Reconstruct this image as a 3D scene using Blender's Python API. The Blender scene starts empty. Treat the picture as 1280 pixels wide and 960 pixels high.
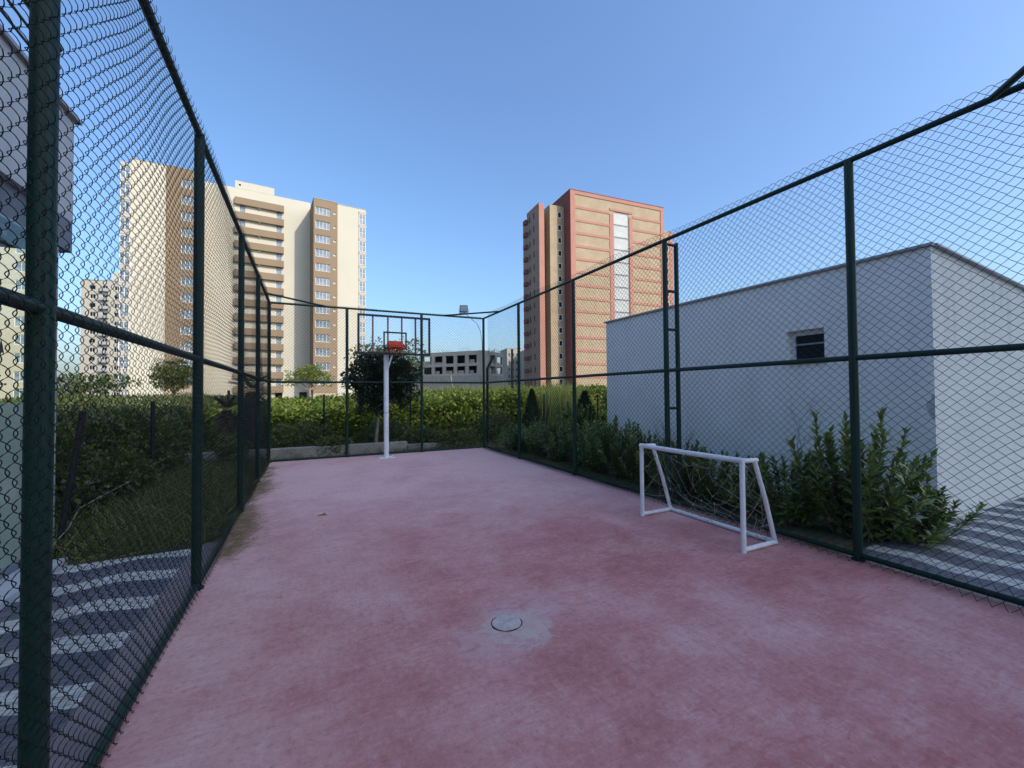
import bpy, math, random
import numpy as np
from mathutils import Vector, Matrix

random.seed(7)
rng = np.random.default_rng(11)
scn = bpy.context.scene
col = scn.collection
R = math.radians

# ------------------------------------------------------------------ helpers
def tag(o, label=None, cat=None, group=None, kind=None):
    if label: o['label'] = label
    if cat: o['category'] = cat
    if group: o['group'] = group
    if kind: o['kind'] = kind
    return o

def empty(name, loc=(0, 0, 0), rz=0.0):
    o = bpy.data.objects.new(name, None)
    o.empty_display_size = 0.2
    o.location = loc
    o.rotation_euler = (0, 0, rz)
    col.objects.link(o)
    return o

def link(name, me, parent=None, loc=None, rz=None):
    o = bpy.data.objects.new(name, me)
    col.objects.link(o)
    if parent is not None: o.parent = parent
    if loc is not None: o.location = loc
    if rz is not None: o.rotation_euler = (0, 0, rz)
    return o

def copy_tree(o, parent=None):
    c = o.copy()
    col.objects.link(c)
    if parent is not None: c.parent = parent
    for ch in list(o.children):
        copy_tree(ch, c)
    return c

class MB:
    """collects shapes into one mesh"""
    def __init__(self):
        self.v = []; self.f = []
    def quad(self, a, b, c, d):
        n = len(self.v); self.v += [tuple(a), tuple(b), tuple(c), tuple(d)]
        self.f.append((n, n+1, n+2, n+3))
    def box(self, x0, x1, y0, y1, z0, z1, skip=''):
        n = len(self.v)
        self.v += [(x0,y0,z0),(x1,y0,z0),(x1,y1,z0),(x0,y1,z0),(x0,y0,z1),(x1,y0,z1),(x1,y1,z1),(x0,y1,z1)]
        F = {'b':(0,3,2,1),'t':(4,5,6,7),'f':(0,1,5,4),'r':(1,2,6,5),'k':(2,3,7,6),'l':(3,0,4,7)}
        for k, q in F.items():
            if k not in skip: self.f.append(tuple(n+i for i in q))
    def bevbox(self, x0, x1, y0, y1, z0, z1, b):
        """box with chamfered vertical and top edges"""
        n = len(self.v)
        def ring(z, i):
            return [(x0+i+b,y0+i,z),(x1-i-b,y0+i,z),(x1-i,y0+i+b,z),(x1-i,y1-i-b,z),(x1-i-b,y1-i,z),(x0+i+b,y1-i,z),(x0+i,y1-i-b,z),(x0+i,y0+i+b,z)]
        self.v += ring(z0,0)+ring(z1-b,0)+ring(z1,b)
        for k in range(2):
            for i in range(8):
                a=n+k*8+i; c=n+k*8+(i+1)%8
                self.f.append((a,c,c+8,a+8))
        self.f.append(tuple(n+16+i for i in range(8)))
        self.f.append(tuple(n+7-i for i in range(8)))
    def tube(self, pts, r, n=8, cap=True):
        pts = [Vector(p) for p in pts]
        rr = r if isinstance(r, (list, tuple)) else [r]*len(pts)
        base = len(self.v)
        up = None
        for i, p in enumerate(pts):
            if i == 0: t = pts[1]-p
            elif i == len(pts)-1: t = p-pts[i-1]
            else: t = (pts[i+1]-p).normalized()+(p-pts[i-1]).normalized()
            t.normalize()
            if up is None:
                ref = Vector((0,0,1)) if abs(t.z) < .9 else Vector((1,0,0))
            else: ref = up
            a = t.cross(ref)
            if a.length < 1e-6: a = t.cross(Vector((0,1,0)))
            a.normalize(); b = a.cross(t).normalized(); up = b
            for k in range(n):
                an = 2*math.pi*k/n
                q = p + (a*math.cos(an)+b*math.sin(an))*rr[i]
                self.v.append(tuple(q))
        for i in range(len(pts)-1):
            for k in range(n):
                k2=(k+1)%n
                self.f.append((base+i*n+k, base+i*n+k2, base+(i+1)*n+k2, base+(i+1)*n+k))
        if cap:
            self.f.append(tuple(base+k for k in reversed(range(n))))
            self.f.append(tuple(base+(len(pts)-1)*n+k for k in range(n)))
    def bar(self, p, q, w, h):
        """rectangular bar p->q"""
        p=Vector(p); q=Vector(q); t=(q-p).normalized()
        ref = Vector((0,0,1)) if abs(t.z)<.9 else Vector((0,1,0))
        a=t.cross(ref).normalized()*w/2; b=a.cross(t).normalized()*h/2
        n=len(self.v)
        for c in (p,q):
            self.v += [tuple(c-a-b),tuple(c+a-b),tuple(c+a+b),tuple(c-a+b)]
        self.f += [(n,n+1,n+5,n+4),(n+1,n+2,n+6,n+5),(n+2,n+3,n+7,n+6),(n+3,n,n+4,n+7),(n+3,n+2,n+1,n),(n+4,n+5,n+6,n+7)]
    def disc(self, c, r, n=32, z=None):
        b=len(self.v)
        for k in range(n):
            a=2*math.pi*k/n
            self.v.append((c[0]+r*math.cos(a), c[1]+r*math.sin(a), c[2]))
        self.f.append(tuple(range(b,b+n)))
    def ring(self, c, r0, r1, n=40):
        b=len(self.v)
        for k in range(n):
            a=2*math.pi*k/n
            for r in (r0,r1): self.v.append((c[0]+r*math.cos(a), c[1]+r*math.sin(a), c[2]))
        for k in range(n):
            i=b+2*k; j=b+2*((k+1)%n)
            self.f.append((i,i+1,j+1,j))
    def cylz(self, c, r, z0, z1, n=24, b=0.0):
        rings=[(z0,r),(z1-b,r)]+([(z1,r-b)] if b else [(z1,r)])
        base=len(self.v)
        for z,q in rings:
            for k in range(n):
                a=2*math.pi*k/n
                self.v.append((c[0]+q*math.cos(a), c[1]+q*math.sin(a), z))
        for i in range(len(rings)-1):
            for k in range(n):
                k2=(k+1)%n
                self.f.append((base+i*n+k,base+i*n+k2,base+(i+1)*n+k2,base+(i+1)*n+k))
        self.f.append(tuple(base+k for k in reversed(range(n))))
        self.f.append(tuple(base+(len(rings)-1)*n+k for k in range(n)))
    def facade(self, x0, x1, z0, z1, y, holes=(), depth=0.25):
        """wall in the plane y facing -y, with real openings and reveals"""
        hs=[h for h in holes if h[0]<x1 and h[1]>x0]
        xs=sorted({x0,x1,*[min(max(v,x0),x1) for h in hs for v in h[:2]]})
        zs=sorted({z0,z1,*[min(max(v,z0),z1) for h in hs for v in h[2:]]})
        for i in range(len(xs)-1):
            run=None
            for j in range(len(zs)-1):
                cx=(xs[i]+xs[i+1])/2; cz=(zs[j]+zs[j+1])/2
                inside=any(h[0]<cx<h[1] and h[2]<cz<h[3] for h in hs)
                if inside:
                    if run is not None:
                        self.quad((xs[i],y,run),(xs[i+1],y,run),(xs[i+1],y,zs[j]),(xs[i],y,zs[j])); run=None
                elif run is None: run=zs[j]
            if run is not None:
                self.quad((xs[i],y,run),(xs[i+1],y,run),(xs[i+1],y,zs[-1]),(xs[i],y,zs[-1]))
        for a,b,c,d in hs:
            e=y+depth
            self.quad((a,y,c),(b,y,c),(b,e,c),(a,e,c))
            self.quad((a,e,d),(b,e,d),(b,y,d),(a,y,d))
            self.quad((a,y,d),(a,y,c),(a,e,c),(a,e,d))
            self.quad((b,y,c),(b,y,d),(b,e,d),(b,e,c))
    def block(self, x0, x1, y0, y1, z0, z1, holes=(), depth=0.25):
        self.facade(x0,x1,z0,z1,y0,holes,depth)
        self.box(x0,x1,y0,y1,z0,z1,skip='fb')
    def mesh(self, name, mat, smooth=False):
        me=bpy.data.meshes.new(name)
        me.from_pydata(self.v,[],self.f)
        me.materials.append(mat)
        if smooth:
            me.polygons.foreach_set('use_smooth',[True]*len(me.polygons))
            try: me.set_sharp_from_angle(angle=R(40))
            except Exception: pass
        me.update()
        return me
    def build(self, name, mat, parent=None, smooth=False, loc=None, rz=None):
        return link(name, self.mesh(name,mat,smooth), parent, loc, rz)

def fast_mesh(name, V, Fq, mat, smooth=False):
    """V (n,3) float, Fq (m,k) int faces of equal size"""
    V=np.ascontiguousarray(V,dtype=np.float32); Fq=np.ascontiguousarray(Fq,dtype=np.int32)
    me=bpy.data.meshes.new(name)
    m,k=Fq.shape
    me.vertices.add(len(V)); me.vertices.foreach_set('co',V.ravel())
    me.loops.add(m*k); me.loops.foreach_set('vertex_index',Fq.ravel())
    me.polygons.add(m)
    me.polygons.foreach_set('loop_start',np.arange(0,m*k,k,dtype=np.int32))
    if smooth: me.polygons.foreach_set('use_smooth',np.ones(m,dtype=bool))
    me.materials.append(mat)
    me.update(calc_edges=True)
    return me

# ------------------------------------------------------------------ materials
class NT:
    def __init__(self, name, rough=0.6, spec=0.3, metal=0.0):
        self.m=bpy.data.materials.new(name); self.m.use_nodes=True
        self.n=self.m.node_tree.nodes; self.l=self.m.node_tree.links
        self.b=self.n['Principled BSDF']
        self.b.inputs['Roughness'].default_value=rough
        self.b.inputs['Specular IOR Level'].default_value=spec
        self.b.inputs['Metallic'].default_value=metal
    def node(self, t, **kw):
        x=self.n.new(t)
        for k,v in kw.items():
            if hasattr(x,k): setattr(x,k,v)
            else: x.inputs[k].default_value=v
        return x
    def lk(self,a,b): self.l.new(a,b)
    def coord(self, scale=(1,1,1), rot=(0,0,0), kind='Object', loc=(0,0,0)):
        tc=self.node('ShaderNodeTexCoord'); mp=self.node('ShaderNodeMapping')
        mp.inputs['Scale'].default_value=scale; mp.inputs['Rotation'].default_value=rot; mp.inputs['Location'].default_value=loc
        self.lk(tc.outputs[kind],mp.inputs['Vector']); return mp.outputs['Vector']
    def noise(self, vec, scale=5, detail=4, rough=.55, dist=0.0):
        x=self.node('ShaderNodeTexNoise'); x.inputs['Scale'].default_value=scale; x.inputs['Detail'].default_value=detail
        x.inputs['Roughness'].default_value=rough; x.inputs['Distortion'].default_value=dist
        self.lk(vec,x.inputs['Vector']); return x.outputs['Fac']
    def ramp(self, fac, stops):
        x=self.node('ShaderNodeValToRGB'); e=x.color_ramp.elements
        while len(e)<len(stops): e.new(.5)
        for i,(p,c) in enumerate(stops):
            e[i].position=p; e[i].color=(*c,1) if len(c)==3 else c
        self.lk(fac,x.inputs['Fac']); return x.outputs['Color']
    def rng(self, v, a, b, c=0.0, d=1.0, smooth=True):
        x=self.node('ShaderNodeMapRange')
        if smooth: x.interpolation_type='SMOOTHSTEP'
        x.inputs['From Min'].default_value=a; x.inputs['From Max'].default_value=b
        x.inputs['To Min'].default_value=c; x.inputs['To Max'].default_value=d
        self.lk(v,x.inputs['Value']); return x.outputs['Result']
    def math(self, op, a, b=None, c=None):
        x=self.node('ShaderNodeMath'); x.operation=op
        for i,v in enumerate((a,b,c)):
            if v is None: continue
            if isinstance(v,(int,float)): x.inputs[i].default_value=v
            else: self.lk(v,x.inputs[i])
        return x.outputs[0]
    def mix(self, fac, a, b, blend='MIX'):
        x=self.node('ShaderNodeMix'); x.data_type='RGBA'; x.blend_type=blend
        ins=[i for i in x.inputs if i.enabled]
        for s,v in ((x.inputs['Factor'],fac),(x.inputs[6],a),(x.inputs[7],b)):
            if isinstance(v,(int,float)): s.default_value=v
            elif isinstance(v,tuple): s.default_value=(*v,1)
            else: self.lk(v,s)
        return x.outputs[2]
    def color(self, c):
        if isinstance(c,tuple): self.b.inputs['Base Color'].default_value=(*c,1)
        else: self.lk(c,self.b.inputs['Base Color'])
    def bump(self, h, strength=.3, dist=.01):
        x=self.node('ShaderNodeBump'); x.inputs['Strength'].default_value=strength; x.inputs['Distance'].default_value=dist
        self.lk(h,x.inputs['Height']); self.lk(x.outputs['Normal'],self.b.inputs['Normal'])

def varied(name, c, var=.12, scale=3.0, rough=.7, spec=.25, bump=.0, bscale=60, streak=0.0):
    """a colour with soft uneven patches, optional rain streaks and fine bump"""
    t=NT(name,rough,spec); v=t.coord()
    n=t.noise(v,scale,5,.6)
    lo=tuple(x*(1-var) for x in c); hi=tuple(min(1,x*(1+var)) for x in c)
    k=t.ramp(n,[(.3,lo),(.7,hi)])
    if streak:
        s=t.noise(t.coord((1.3,1.3,.07)),2.2,5,.65)
        k=t.mix(t.math('MULTIPLY',t.rng(s,.5,.75),streak),k,tuple(x*.55 for x in c))
    t.color(k)
    if bump: t.bump(t.noise(v,bscale,3,.6),bump,.006)
    return t.m

M={}
def make_materials():
    # green painted steel
    t=NT('green_paint',.45,.3); v=t.coord()
    n=t.noise(v,22,4,.6)
    k=t.ramp(n,[(.25,(.003,.021,.015)),(.75,(.005,.034,.024))])
    sp=t.noise(v,90,2,.5)
    k=t.mix(t.math('MULTIPLY',t.rng(sp,.66,.74),.6),k,(.06,.035,.02))
    t.color(k); t.bump(n,.15,.002); M['green']=t.m
    t=NT('green_wire',.55,.2); v=t.coord()
    t.color(t.ramp(t.noise(v,9,3,.6),[(.3,(.004,.010,.010)),(.7,(.009,.018,.018))])); M['wire']=t.m
    # court
    t=NT('court_paint',.78,.22); v=t.coord()
    big=t.noise(v,.38,4,.55,.2); mid=t.noise(v,1.6,8,.68,.25)
    dust=t.noise(v,7.5,9,.74,.2)
    str1=t.noise(t.coord((2.2,11,1),(0,0,.42)),2.0,8,.72,.35)
    str2=t.noise(t.coord((12,1.6,1),(0,0,-.45)),2.0,8,.72,.35)
    str3=t.noise(t.coord((3,26,1),(0,0,-.15)),2.2,8,.74,.3)
    fine=t.noise(v,60,5,.7)
    sx=t.node('ShaderNodeSeparateXYZ'); t.lk(v,sx.inputs[0])
    X,Y=sx.outputs[0],sx.outputs[1]
    m=t.math('MULTIPLY_ADD',big,1.0,t.math('MULTIPLY',mid,.75))
    m=t.math('MULTIPLY_ADD',dust,.45,m)
    m=t.math('MULTIPLY_ADD',str1,.40,m)
    m=t.math('MULTIPLY_ADD',str2,.22,m)         # mean about 1.41
    farw=t.rng(Y,1.5,9.0,-.08,.50)
    leftw=t.rng(X,.35,-.75,0,.34)
    m=t.math('ADD',m,t.math('MAXIMUM',farw,leftw))
    w=t.rng(m,1.10,1.95,0,1,False)
    red=t.mix(t.rng(mid,.35,.65),(.37,.104,.102),(.415,.136,.130))
    k=t.mix(w,red,(.66,.405,.385))
    wipe=t.math('MULTIPLY',t.rng(str3,.55,.72),t.rng(big,.44,.6,.15,1))
    k=t.mix(t.math('MULTIPLY',wipe,.40),k,(.60,.45,.44))
    sc=t.math('MULTIPLY',t.rng(str2,.60,.74),t.rng(mid,.4,.6,.1,.5))
    k=t.mix(sc,k,(.60,.43,.42))
    redp=t.math('MULTIPLY',t.rng(str1,.46,.34),t.rng(big,.55,.4,0,.3))
    k=t.mix(redp,k,(.36,.068,.070))
    g2=t.noise(v,24,7,.75); k=t.mix(t.rng(g2,.34,.5,.30,0),k,(.22,.075,.078)); k=t.mix(t.rng(g2,.52,.68,0,.30),k,(.62,.46,.45))
    thin=t.math('MULTIPLY',t.rng(t.math('ABSOLUTE',t.math('SUBTRACT',str1,.5)),.012,.0,0,1),t.rng(mid,.50,.62,0,.55)); k=t.mix(thin,k,(.66,.52,.51))
    thin2=t.math('MULTIPLY',t.rng(t.math('ABSOLUTE',t.math('SUBTRACT',str2,.53)),.010,.0,0,1),t.rng(big,.48,.6,0,.5)); k=t.mix(thin2,k,(.66,.52,.51))
    # ragged patch of bare cement round the manhole
    vd=t.node('ShaderNodeVectorMath'); vd.operation='DISTANCE'; vd.inputs[1].default_value=(1.34,2.66,0)
    mpv=t.coord((1,1,1)); t.lk(mpv,vd.inputs[0])
    dd=t.math('ADD',vd.outputs['Value'],t.math('MULTIPLY',t.math('SUBTRACT',t.noise(v,7.5,8,.72,.2),.5),.62))
    k=t.mix(t.math('MULTIPLY',t.rng(dd,.265,.215,0,.85),t.rng(dust,.36,.56,.35,1)),k,(.50,.395,.375))
    k=t.mix(t.math('MULTIPLY',t.rng(dd,.60,.26,0,1),t.rng(mid,.45,.62,0,.5)),k,(.50,.36,.36))
    k=t.mix(t.math('MULTIPLY',t.rng(dd,.55,.40,0,1),t.rng(str1,.54,.64,0,.35)),k,(.14,.075,.085))
    # grit, specks and hairline cracks
    k=t.mix(t.rng(fine,.26,.46,.42,0),k,(.14,.055,.06))
    k=t.mix(t.rng(fine,.56,.74,0,.34),k,(.60,.45,.45))
    k=t.mix(t.rng(t.noise(v,150,2,.5),.70,.76,0,.5),k,(.09,.06,.06))
    vo=t.node('ShaderNodeTexVoronoi'); vo.feature='DISTANCE_TO_EDGE'; vo.inputs['Scale'].default_value=.5
    wv=t.node('ShaderNodeVectorMath'); wv.operation='ADD'
    nz=t.node('ShaderNodeTexNoise'); nz.inputs['Scale'].default_value=2.5; nz.inputs['Detail'].default_value=6
    t.lk(v,nz.inputs['Vector']); t.lk(v,wv.inputs[0]); t.lk(nz.outputs['Color'],wv.inputs[1]); t.lk(wv.outputs[0],vo.inputs['Vector'])
    cr=t.math('MULTIPLY',t.rng(vo.outputs['Distance'],.0,.0035,.5,0),t.rng(big,.52,.6))
    k=t.mix(cr,k,(.08,.045,.05))
    edge=t.math('MULTIPLY',t.rng(X,4.45,4.8,0,1),t.rng(mid,.35,.6,.2,.8))
    k=t.mix(t.math('MULTIPLY',edge,.6),k,(.10,.075,.065))
    t.color(k)
    t.lk(t.rng(w,0,1,.66,.88,False),t.b.inputs['Roughness'])
    t.bump(t.math('MULTIPLY_ADD',fine,.6,dust),.28,.005); M['court']=t.m
    # wave-pattern paving
    def paving(name, per, off, wl, amp, along='y'):
        t=NT(name,.75,.3); v=t.coord()
        sx=t.node('ShaderNodeSeparateXYZ'); t.lk(v,sx.inputs[0]); X,Y=(sx.outputs[0],sx.outputs[1]) if along=='y' else (sx.outputs[1],sx.outputs[0])
        pp=t.math('PINGPONG',t.math('ADD',X,wl*7.3),wl)
        pp=t.math('SMOOTH_MIN',t.math('DIVIDE',pp,wl),.85,.3)
        yy=t.math('ADD',t.math('ADD',Y,off),t.math('MULTIPLY',pp,amp))
        fr=t.math('FRACT',t.math('DIVIDE',yy,per))
        white=t.math('LESS_THAN',fr,.38)
        half=t.math('LESS_THAN',fr,.68)
        n=t.noise(v,9,5,.6); n2=t.noise(v,70,3,.6)
        # small setts and their joints
        br=t.node('ShaderNodeTexBrick'); br.inputs['Scale'].default_value=5.0; br.inputs['Mortar Size'].default_value=.018
        br.inputs['Color1'].default_value=(.4,.4,.4,1); br.inputs['Color2'].default_value=(.62,.62,.62,1); br.inputs['Mortar'].default_value=(.12,.12,.12,1)
        t.lk(v,br.inputs['Vector'])
        k=t.mix(half,(.105,.110,.135),(.130,.130,.150))
        k=t.mix(white,k,t.mix(t.rng(n,.35,.65),(.40,.41,.39),(.55,.55,.52)))
        k=t.mix(.55,k,br.outputs['Color'],'OVERLAY')
        jt=t.math('LESS_THAN',t.math('ABSOLUTE',t.math('SUBTRACT',t.math('FRACT',t.math('ADD',t.math('DIVIDE',yy,per/3),.0)),.5)),.03)
        k=t.mix(t.math('MULTIPLY',jt,.4),k,(.05,.05,.055))
        k=t.mix(t.rng(n,.55,.8,0,.5),k,(.12,.10,.085))
        sp=t.noise(v,26,5,.75); k=t.mix(t.rng(sp,.55,.75,0,.45),k,(.10,.09,.08))
        gx=t.math('PINGPONG',t.math('ADD',X,50.0),.05); k=t.mix(t.math('MULTIPLY',t.math('LESS_THAN',gx,.0022),.55),k,(.045,.042,.04))
        gy=t.math('PINGPONG',t.math('ADD',yy,50.0),per/6); k=t.mix(t.math('MULTIPLY',t.math('LESS_THAN',gy,.003),.6),k,(.045,.042,.04))
        t.color(k); t.bump(t.math('MULTIPLY_ADD',n2,.6,br.outputs['Fac']),.3,.004); return t.m
    M['pav_l']=paving('wave_paving',.585,.33,.46,.15)
    M['pav_r']=paving('wave_paving_yard',.56,.27,.30,.10,'x')
    M['curb']=varied('kerb_concrete',(.21,.185,.19),.2,6,.85,.2,.3)
    # ground
    t=NT('dry_ground',.95,.1); v=t.coord()
    n=t.noise(v,.25,5,.6); n2=t.noise(v,4,6,.65); n3=t.noise(v,40,4,.7)
    k=t.mix(t.rng(n,.4,.62),(.13,.115,.065),(.22,.18,.10))
    k=t.mix(t.rng(n2,.42,.66),k,(.055,.065,.028))
    k=t.mix(t.rng(n3,.4,.7,0,.5),k,(.05,.045,.03))
    t.color(k); t.bump(n3,.7,.03); M['ground']=t.m
    # walls
    M['white_wall']=varied('white_render',(.84,.81,.755),.06,1.6,.85,.15,.4,90,.22)
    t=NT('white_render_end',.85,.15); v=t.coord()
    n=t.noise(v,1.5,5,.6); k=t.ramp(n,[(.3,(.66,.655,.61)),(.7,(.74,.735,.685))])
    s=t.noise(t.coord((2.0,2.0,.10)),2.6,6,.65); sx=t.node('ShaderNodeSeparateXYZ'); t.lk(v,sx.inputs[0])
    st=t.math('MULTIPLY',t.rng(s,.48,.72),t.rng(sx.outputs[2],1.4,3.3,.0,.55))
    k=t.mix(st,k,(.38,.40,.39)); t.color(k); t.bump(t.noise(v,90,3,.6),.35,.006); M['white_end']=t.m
    M['chip']=varied('bare_render',(.50,.48,.45),.2,14,.95,.1,.4,60)
    M['trim']=varied('grey_metal_trim',(.30,.31,.32),.08,8,.45,.4)
    M['frame_white']=varied('white_frame',(.66,.66,.64),.05,6,.5,.35)
    M['fascia']=varied('pale_fascia',(.47,.485,.50),.06,1.4,.7,.25,.1,70,.12)
    M['fascia_dark']=varied('grey_lintel',(.16,.18,.21),.1,3,.6,.3)
    M['soffit']=varied('soffit_board',(.20,.25,.29),.12,5,.55,.35)
    M['step']=varied('pale_stone_step',(.44,.46,.50),.1,7,.5,.4)
    M['rail_dark']=varied('dark_rail',(.02,.022,.024),.2,9,.4,.4)
    M['cream']=varied('cream_render',(.52,.49,.405),.04,.15,.9,.15,0,60,.05)
    M['cream2']=varied('cream_render_pale',(.45,.42,.355),.04,.15,.9,.15,0,60,.06)
    M['cream_glass']=varied('cream_render_side',(.44,.40,.31),.04,.15,.9,.15,0,60,.06)
    M['tan']=varied('tan_render',(.255,.19,.128),.05,.2,.9,.15,0,60,.05)
    M['tan_par']=varied('tan_parapet',(.255,.19,.128),.05,.3,.9,.15,0,60,.06)
    M['stone']=varied('stone_plinth',(.42,.34,.26),.18,1.2,.9,.15)
    M['greyw']=varied('grey_render',(.36,.37,.38),.06,.2,.9,.15)
    M['pink']=varied('pink_render',(.42,.215,.17),.06,.3,.9,.12,0,60,.1)
    M['brownw']=varied('brown_grey_render',(.30,.235,.19),.08,.4,.9,.12)
    M['maroon']=varied('maroon_render',(.24,.095,.085),.1,.4,.9,.12)
    t=NT('hollow_brick',.95,.1); v=t.coord()
    n=t.noise(v,.35,6,.7); n2=t.noise(t.coord((1,1,3)),1.6,4,.7)
    k=t.ramp(n,[(.3,(.355,.275,.185)),(.7,(.44,.355,.25))])
    br=t.node('ShaderNodeTexBrick'); br.inputs['Scale'].default_value=1.0; br.inputs['Mortar Size'].default_value=.03
    br.inputs['Color1'].default_value=(.45,.45,.45,1); br.inputs['Color2'].default_value=(.6,.6,.6,1); br.inputs['Mortar'].default_value=(.4,.38,.34,1)
    br.inputs['Brick Width'].default_value=.55; br.inputs['Row Height'].default_value=.25
    t.lk(t.coord((1,1,1),(R(90),0,0)),br.inputs['Vector'])
    k=t.mix(.45,k,br.outputs['Color'],'OVERLAY')
    k=t.mix(t.rng(n2,.52,.75,0,.45),k,(.24,.21,.16))
    t.color(k); M['brick']=t.m
    M['conc']=varied('raw_concrete',(.50,.455,.385),.16,.5,.95,.12,0,60,.25)
    M['block']=varied('grey_blockwork',(.41,.38,.335),.16,.9,.95,.1,0,60,.2)
    M['dark_in']=varied('dark_inside',(.03,.03,.032),.3,2,.9,.1)
    M['kerbwall']=varied('weathered_concrete',(.30,.285,.25),.25,3,.95,.12,.4,40,.3)
    # glass panes of far windows: reflect the sky
    t=NT('window_pane',.08,.8); v=t.coord()
    t.color(t.ramp(t.noise(v,.9,2,.5),[(.35,(.10,.14,.17)),(.65,(.22,.26,.29))])); M['pane']=t.m
    t=NT('dark_pane',.35,.12); t.color((.012,.014,.016)); M['pane_dark']=t.m
    t=NT('pale_pane',.25,.5); v=t.coord(); t.color(t.ramp(t.noise(v,.5,3,.6),[(.35,(.36,.37,.36)),(.65,(.44,.45,.43))])); M['pane_pale']=t.m
    # architectural glass
    t=NT('clear_glass',.0,.5)
    for n in list(t.n):
        if n.name!='Material Output': t.n.remove(n)
    out=t.n['Material Output']; tr=t.node('ShaderNodeBsdfTransparent'); tr.inputs[0].default_value=(.93,.97,.94,1)
    gl=t.node('ShaderNodeBsdfGlossy'); gl.inputs['Roughness'].default_value=.02; gl.inputs['Color'].default_value=(.9,.95,.92,1)
    fr=t.node('ShaderNodeFresnel'); fr.inputs[0].default_value=1.5
    ge=t.node('ShaderNodeNewGeometry'); front=t.math('SUBTRACT',1.0,ge.outputs['Backfacing'])
    mx=t.node('ShaderNodeMixShader'); t.lk(t.math('MULTIPLY',t.math('MULTIPLY',fr.outputs[0],1.1),front),mx.inputs[0]); t.lk(tr.outputs[0],mx.inputs[1]); t.lk(gl.outputs[0],mx.inputs[2]); t.lk(mx.outputs[0],out.inputs[0])
    M['glass']=t.m
    M['lower_reflect']=varied('painted_reflection',(.40,.46,.40),.08,2.2,.5,.3)  # grey-green of hedge and court reflected in the glass, put into the colour
    # hoop and goal
    M['white_paint']=varied('white_paint',(.70,.715,.72),.10,11,.45,.4,.12,50,.30)
    M['black_paint']=varied('black_paint',(.010,.010,.012),.3,12,.45,.4)
    M['red_bar']=varied('dark_red_paint',(.16,.022,.02),.15,9,.5,.4)
    M['orange']=varied('orange_red_paint',(.50,.050,.018),.12,9,.45,.4)
    t=NT('acrylic',.05,.5)
    for n in list(t.n):
        if n.name!='Material Output': t.n.remove(n)
    out=t.n['Material Output']; tr=t.node('ShaderNodeBsdfTransparent'); tr.inputs[0].default_value=(.98,.985,.985,1)
    gl=t.node('ShaderNodeBsdfGlossy'); gl.inputs['Roughness'].default_value=.05
    fr=t.node('ShaderNodeFresnel'); fr.inputs[0].default_value=1.45
    ge=t.node('ShaderNodeNewGeometry')
    mx=t.node('ShaderNodeMixShader'); t.lk(t.math('MULTIPLY',fr.outputs[0],t.math('SUBTRACT',1.0,ge.outputs['Backfacing'])),mx.inputs[0]); t.lk(tr.outputs[0],mx.inputs[1]); t.lk(gl.outputs[0],mx.inputs[2]); t.lk(mx.outputs[0],out.inputs[0])
    M['acrylic']=t.m
    M['net']=varied('net_cord',(.27,.25,.215),.2,20,.9,.1)
    M['lamp_body']=varied('lamp_body',(.05,.052,.055),.2,9,.5,.4)
    t=NT('lamp_glass',.15,.5); t.color((.28,.30,.31)); M['lamp_glass']=t.m
    M['cement']=varied('cement_lid',(.44,.38,.365),.22,14,.9,.15,.5,60)
    M['gap']=varied('dark_gap',(.012,.011,.012),.2,9,.95,.05)
    M['bark']=varied('bark',(.17,.13,.095),.3,9,.95,.1,.6,30)
    M['bark_pale']=varied('bark_pale',(.26,.22,.17),.3,9,.95,.1,.6,30)
    M['thatch']=varied('dry_thatch',(.13,.105,.07),.35,12,.95,.1,.8,30)
    M['post_black']=varied('black_post',(.014,.014,.016),.3,12,.7,.25)
    M['wire_pale']=varied('pale_wire',(.30,.28,.23),.15,9,.6,.3)
    M['twig']=varied('dead_twig',(.12,.085,.075),.3,20,.95,.1)
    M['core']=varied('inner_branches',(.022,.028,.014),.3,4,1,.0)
    def leaf(name, stops, trans=.25, rough=.5, spec=.35):
        t=NT(name,rough,spec)
        g=t.node('ShaderNodeNewGeometry')
        oi=t.node('ShaderNodeObjectInfo')
        f=t.math('FRACT',t.math('ADD',g.outputs['Random Per Island'],t.math('MULTIPLY',oi.outputs['Random'],.13)))
        k=t.ramp(f,stops)
        n=t.noise(t.coord(),1.1,3,.6)
        k=t.mix(t.rng(n,.35,.65,0,.45),k,stops[0][1])
        t.color(k)
        tl=t.node('ShaderNodeBsdfTranslucent'); t.lk(t.mix(.5,k,(.25,.30,.04)),tl.inputs['Color'])
        mx=t.node('ShaderNodeMixShader'); mx.inputs[0].default_value=trans
        out=t.n['Material Output']
        t.lk(t.b.outputs[0],mx.inputs[1]); t.lk(tl.outputs[0],mx.inputs[2]); t.lk(mx.outputs[0],out.inputs[0])
        return t.m
    M['laurel']=leaf('laurel_leaf',[(.0,(.048,.10,.018)),(.55,(.11,.185,.032)),(.85,(.19,.27,.048)),(.97,(.27,.29,.07)),(1,(.17,.12,.05))],.2,.35,.45)
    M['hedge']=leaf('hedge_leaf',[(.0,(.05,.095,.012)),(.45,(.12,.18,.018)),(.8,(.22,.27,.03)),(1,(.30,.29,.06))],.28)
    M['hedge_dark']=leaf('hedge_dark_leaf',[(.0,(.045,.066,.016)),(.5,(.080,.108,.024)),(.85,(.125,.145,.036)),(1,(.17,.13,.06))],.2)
    M['tree_dark']=leaf('dark_tree_leaf',[(.0,(.008,.018,.007)),(.6,(.016,.032,.011)),(.95,(.03,.05,.017)),(1,(.05,.05,.02))],.10,.4,.4)
    M['tree_mid']=leaf('mid_tree_leaf',[(.0,(.035,.065,.018)),(.6,(.06,.095,.025)),(1,(.10,.12,.035))],.22)
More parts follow.
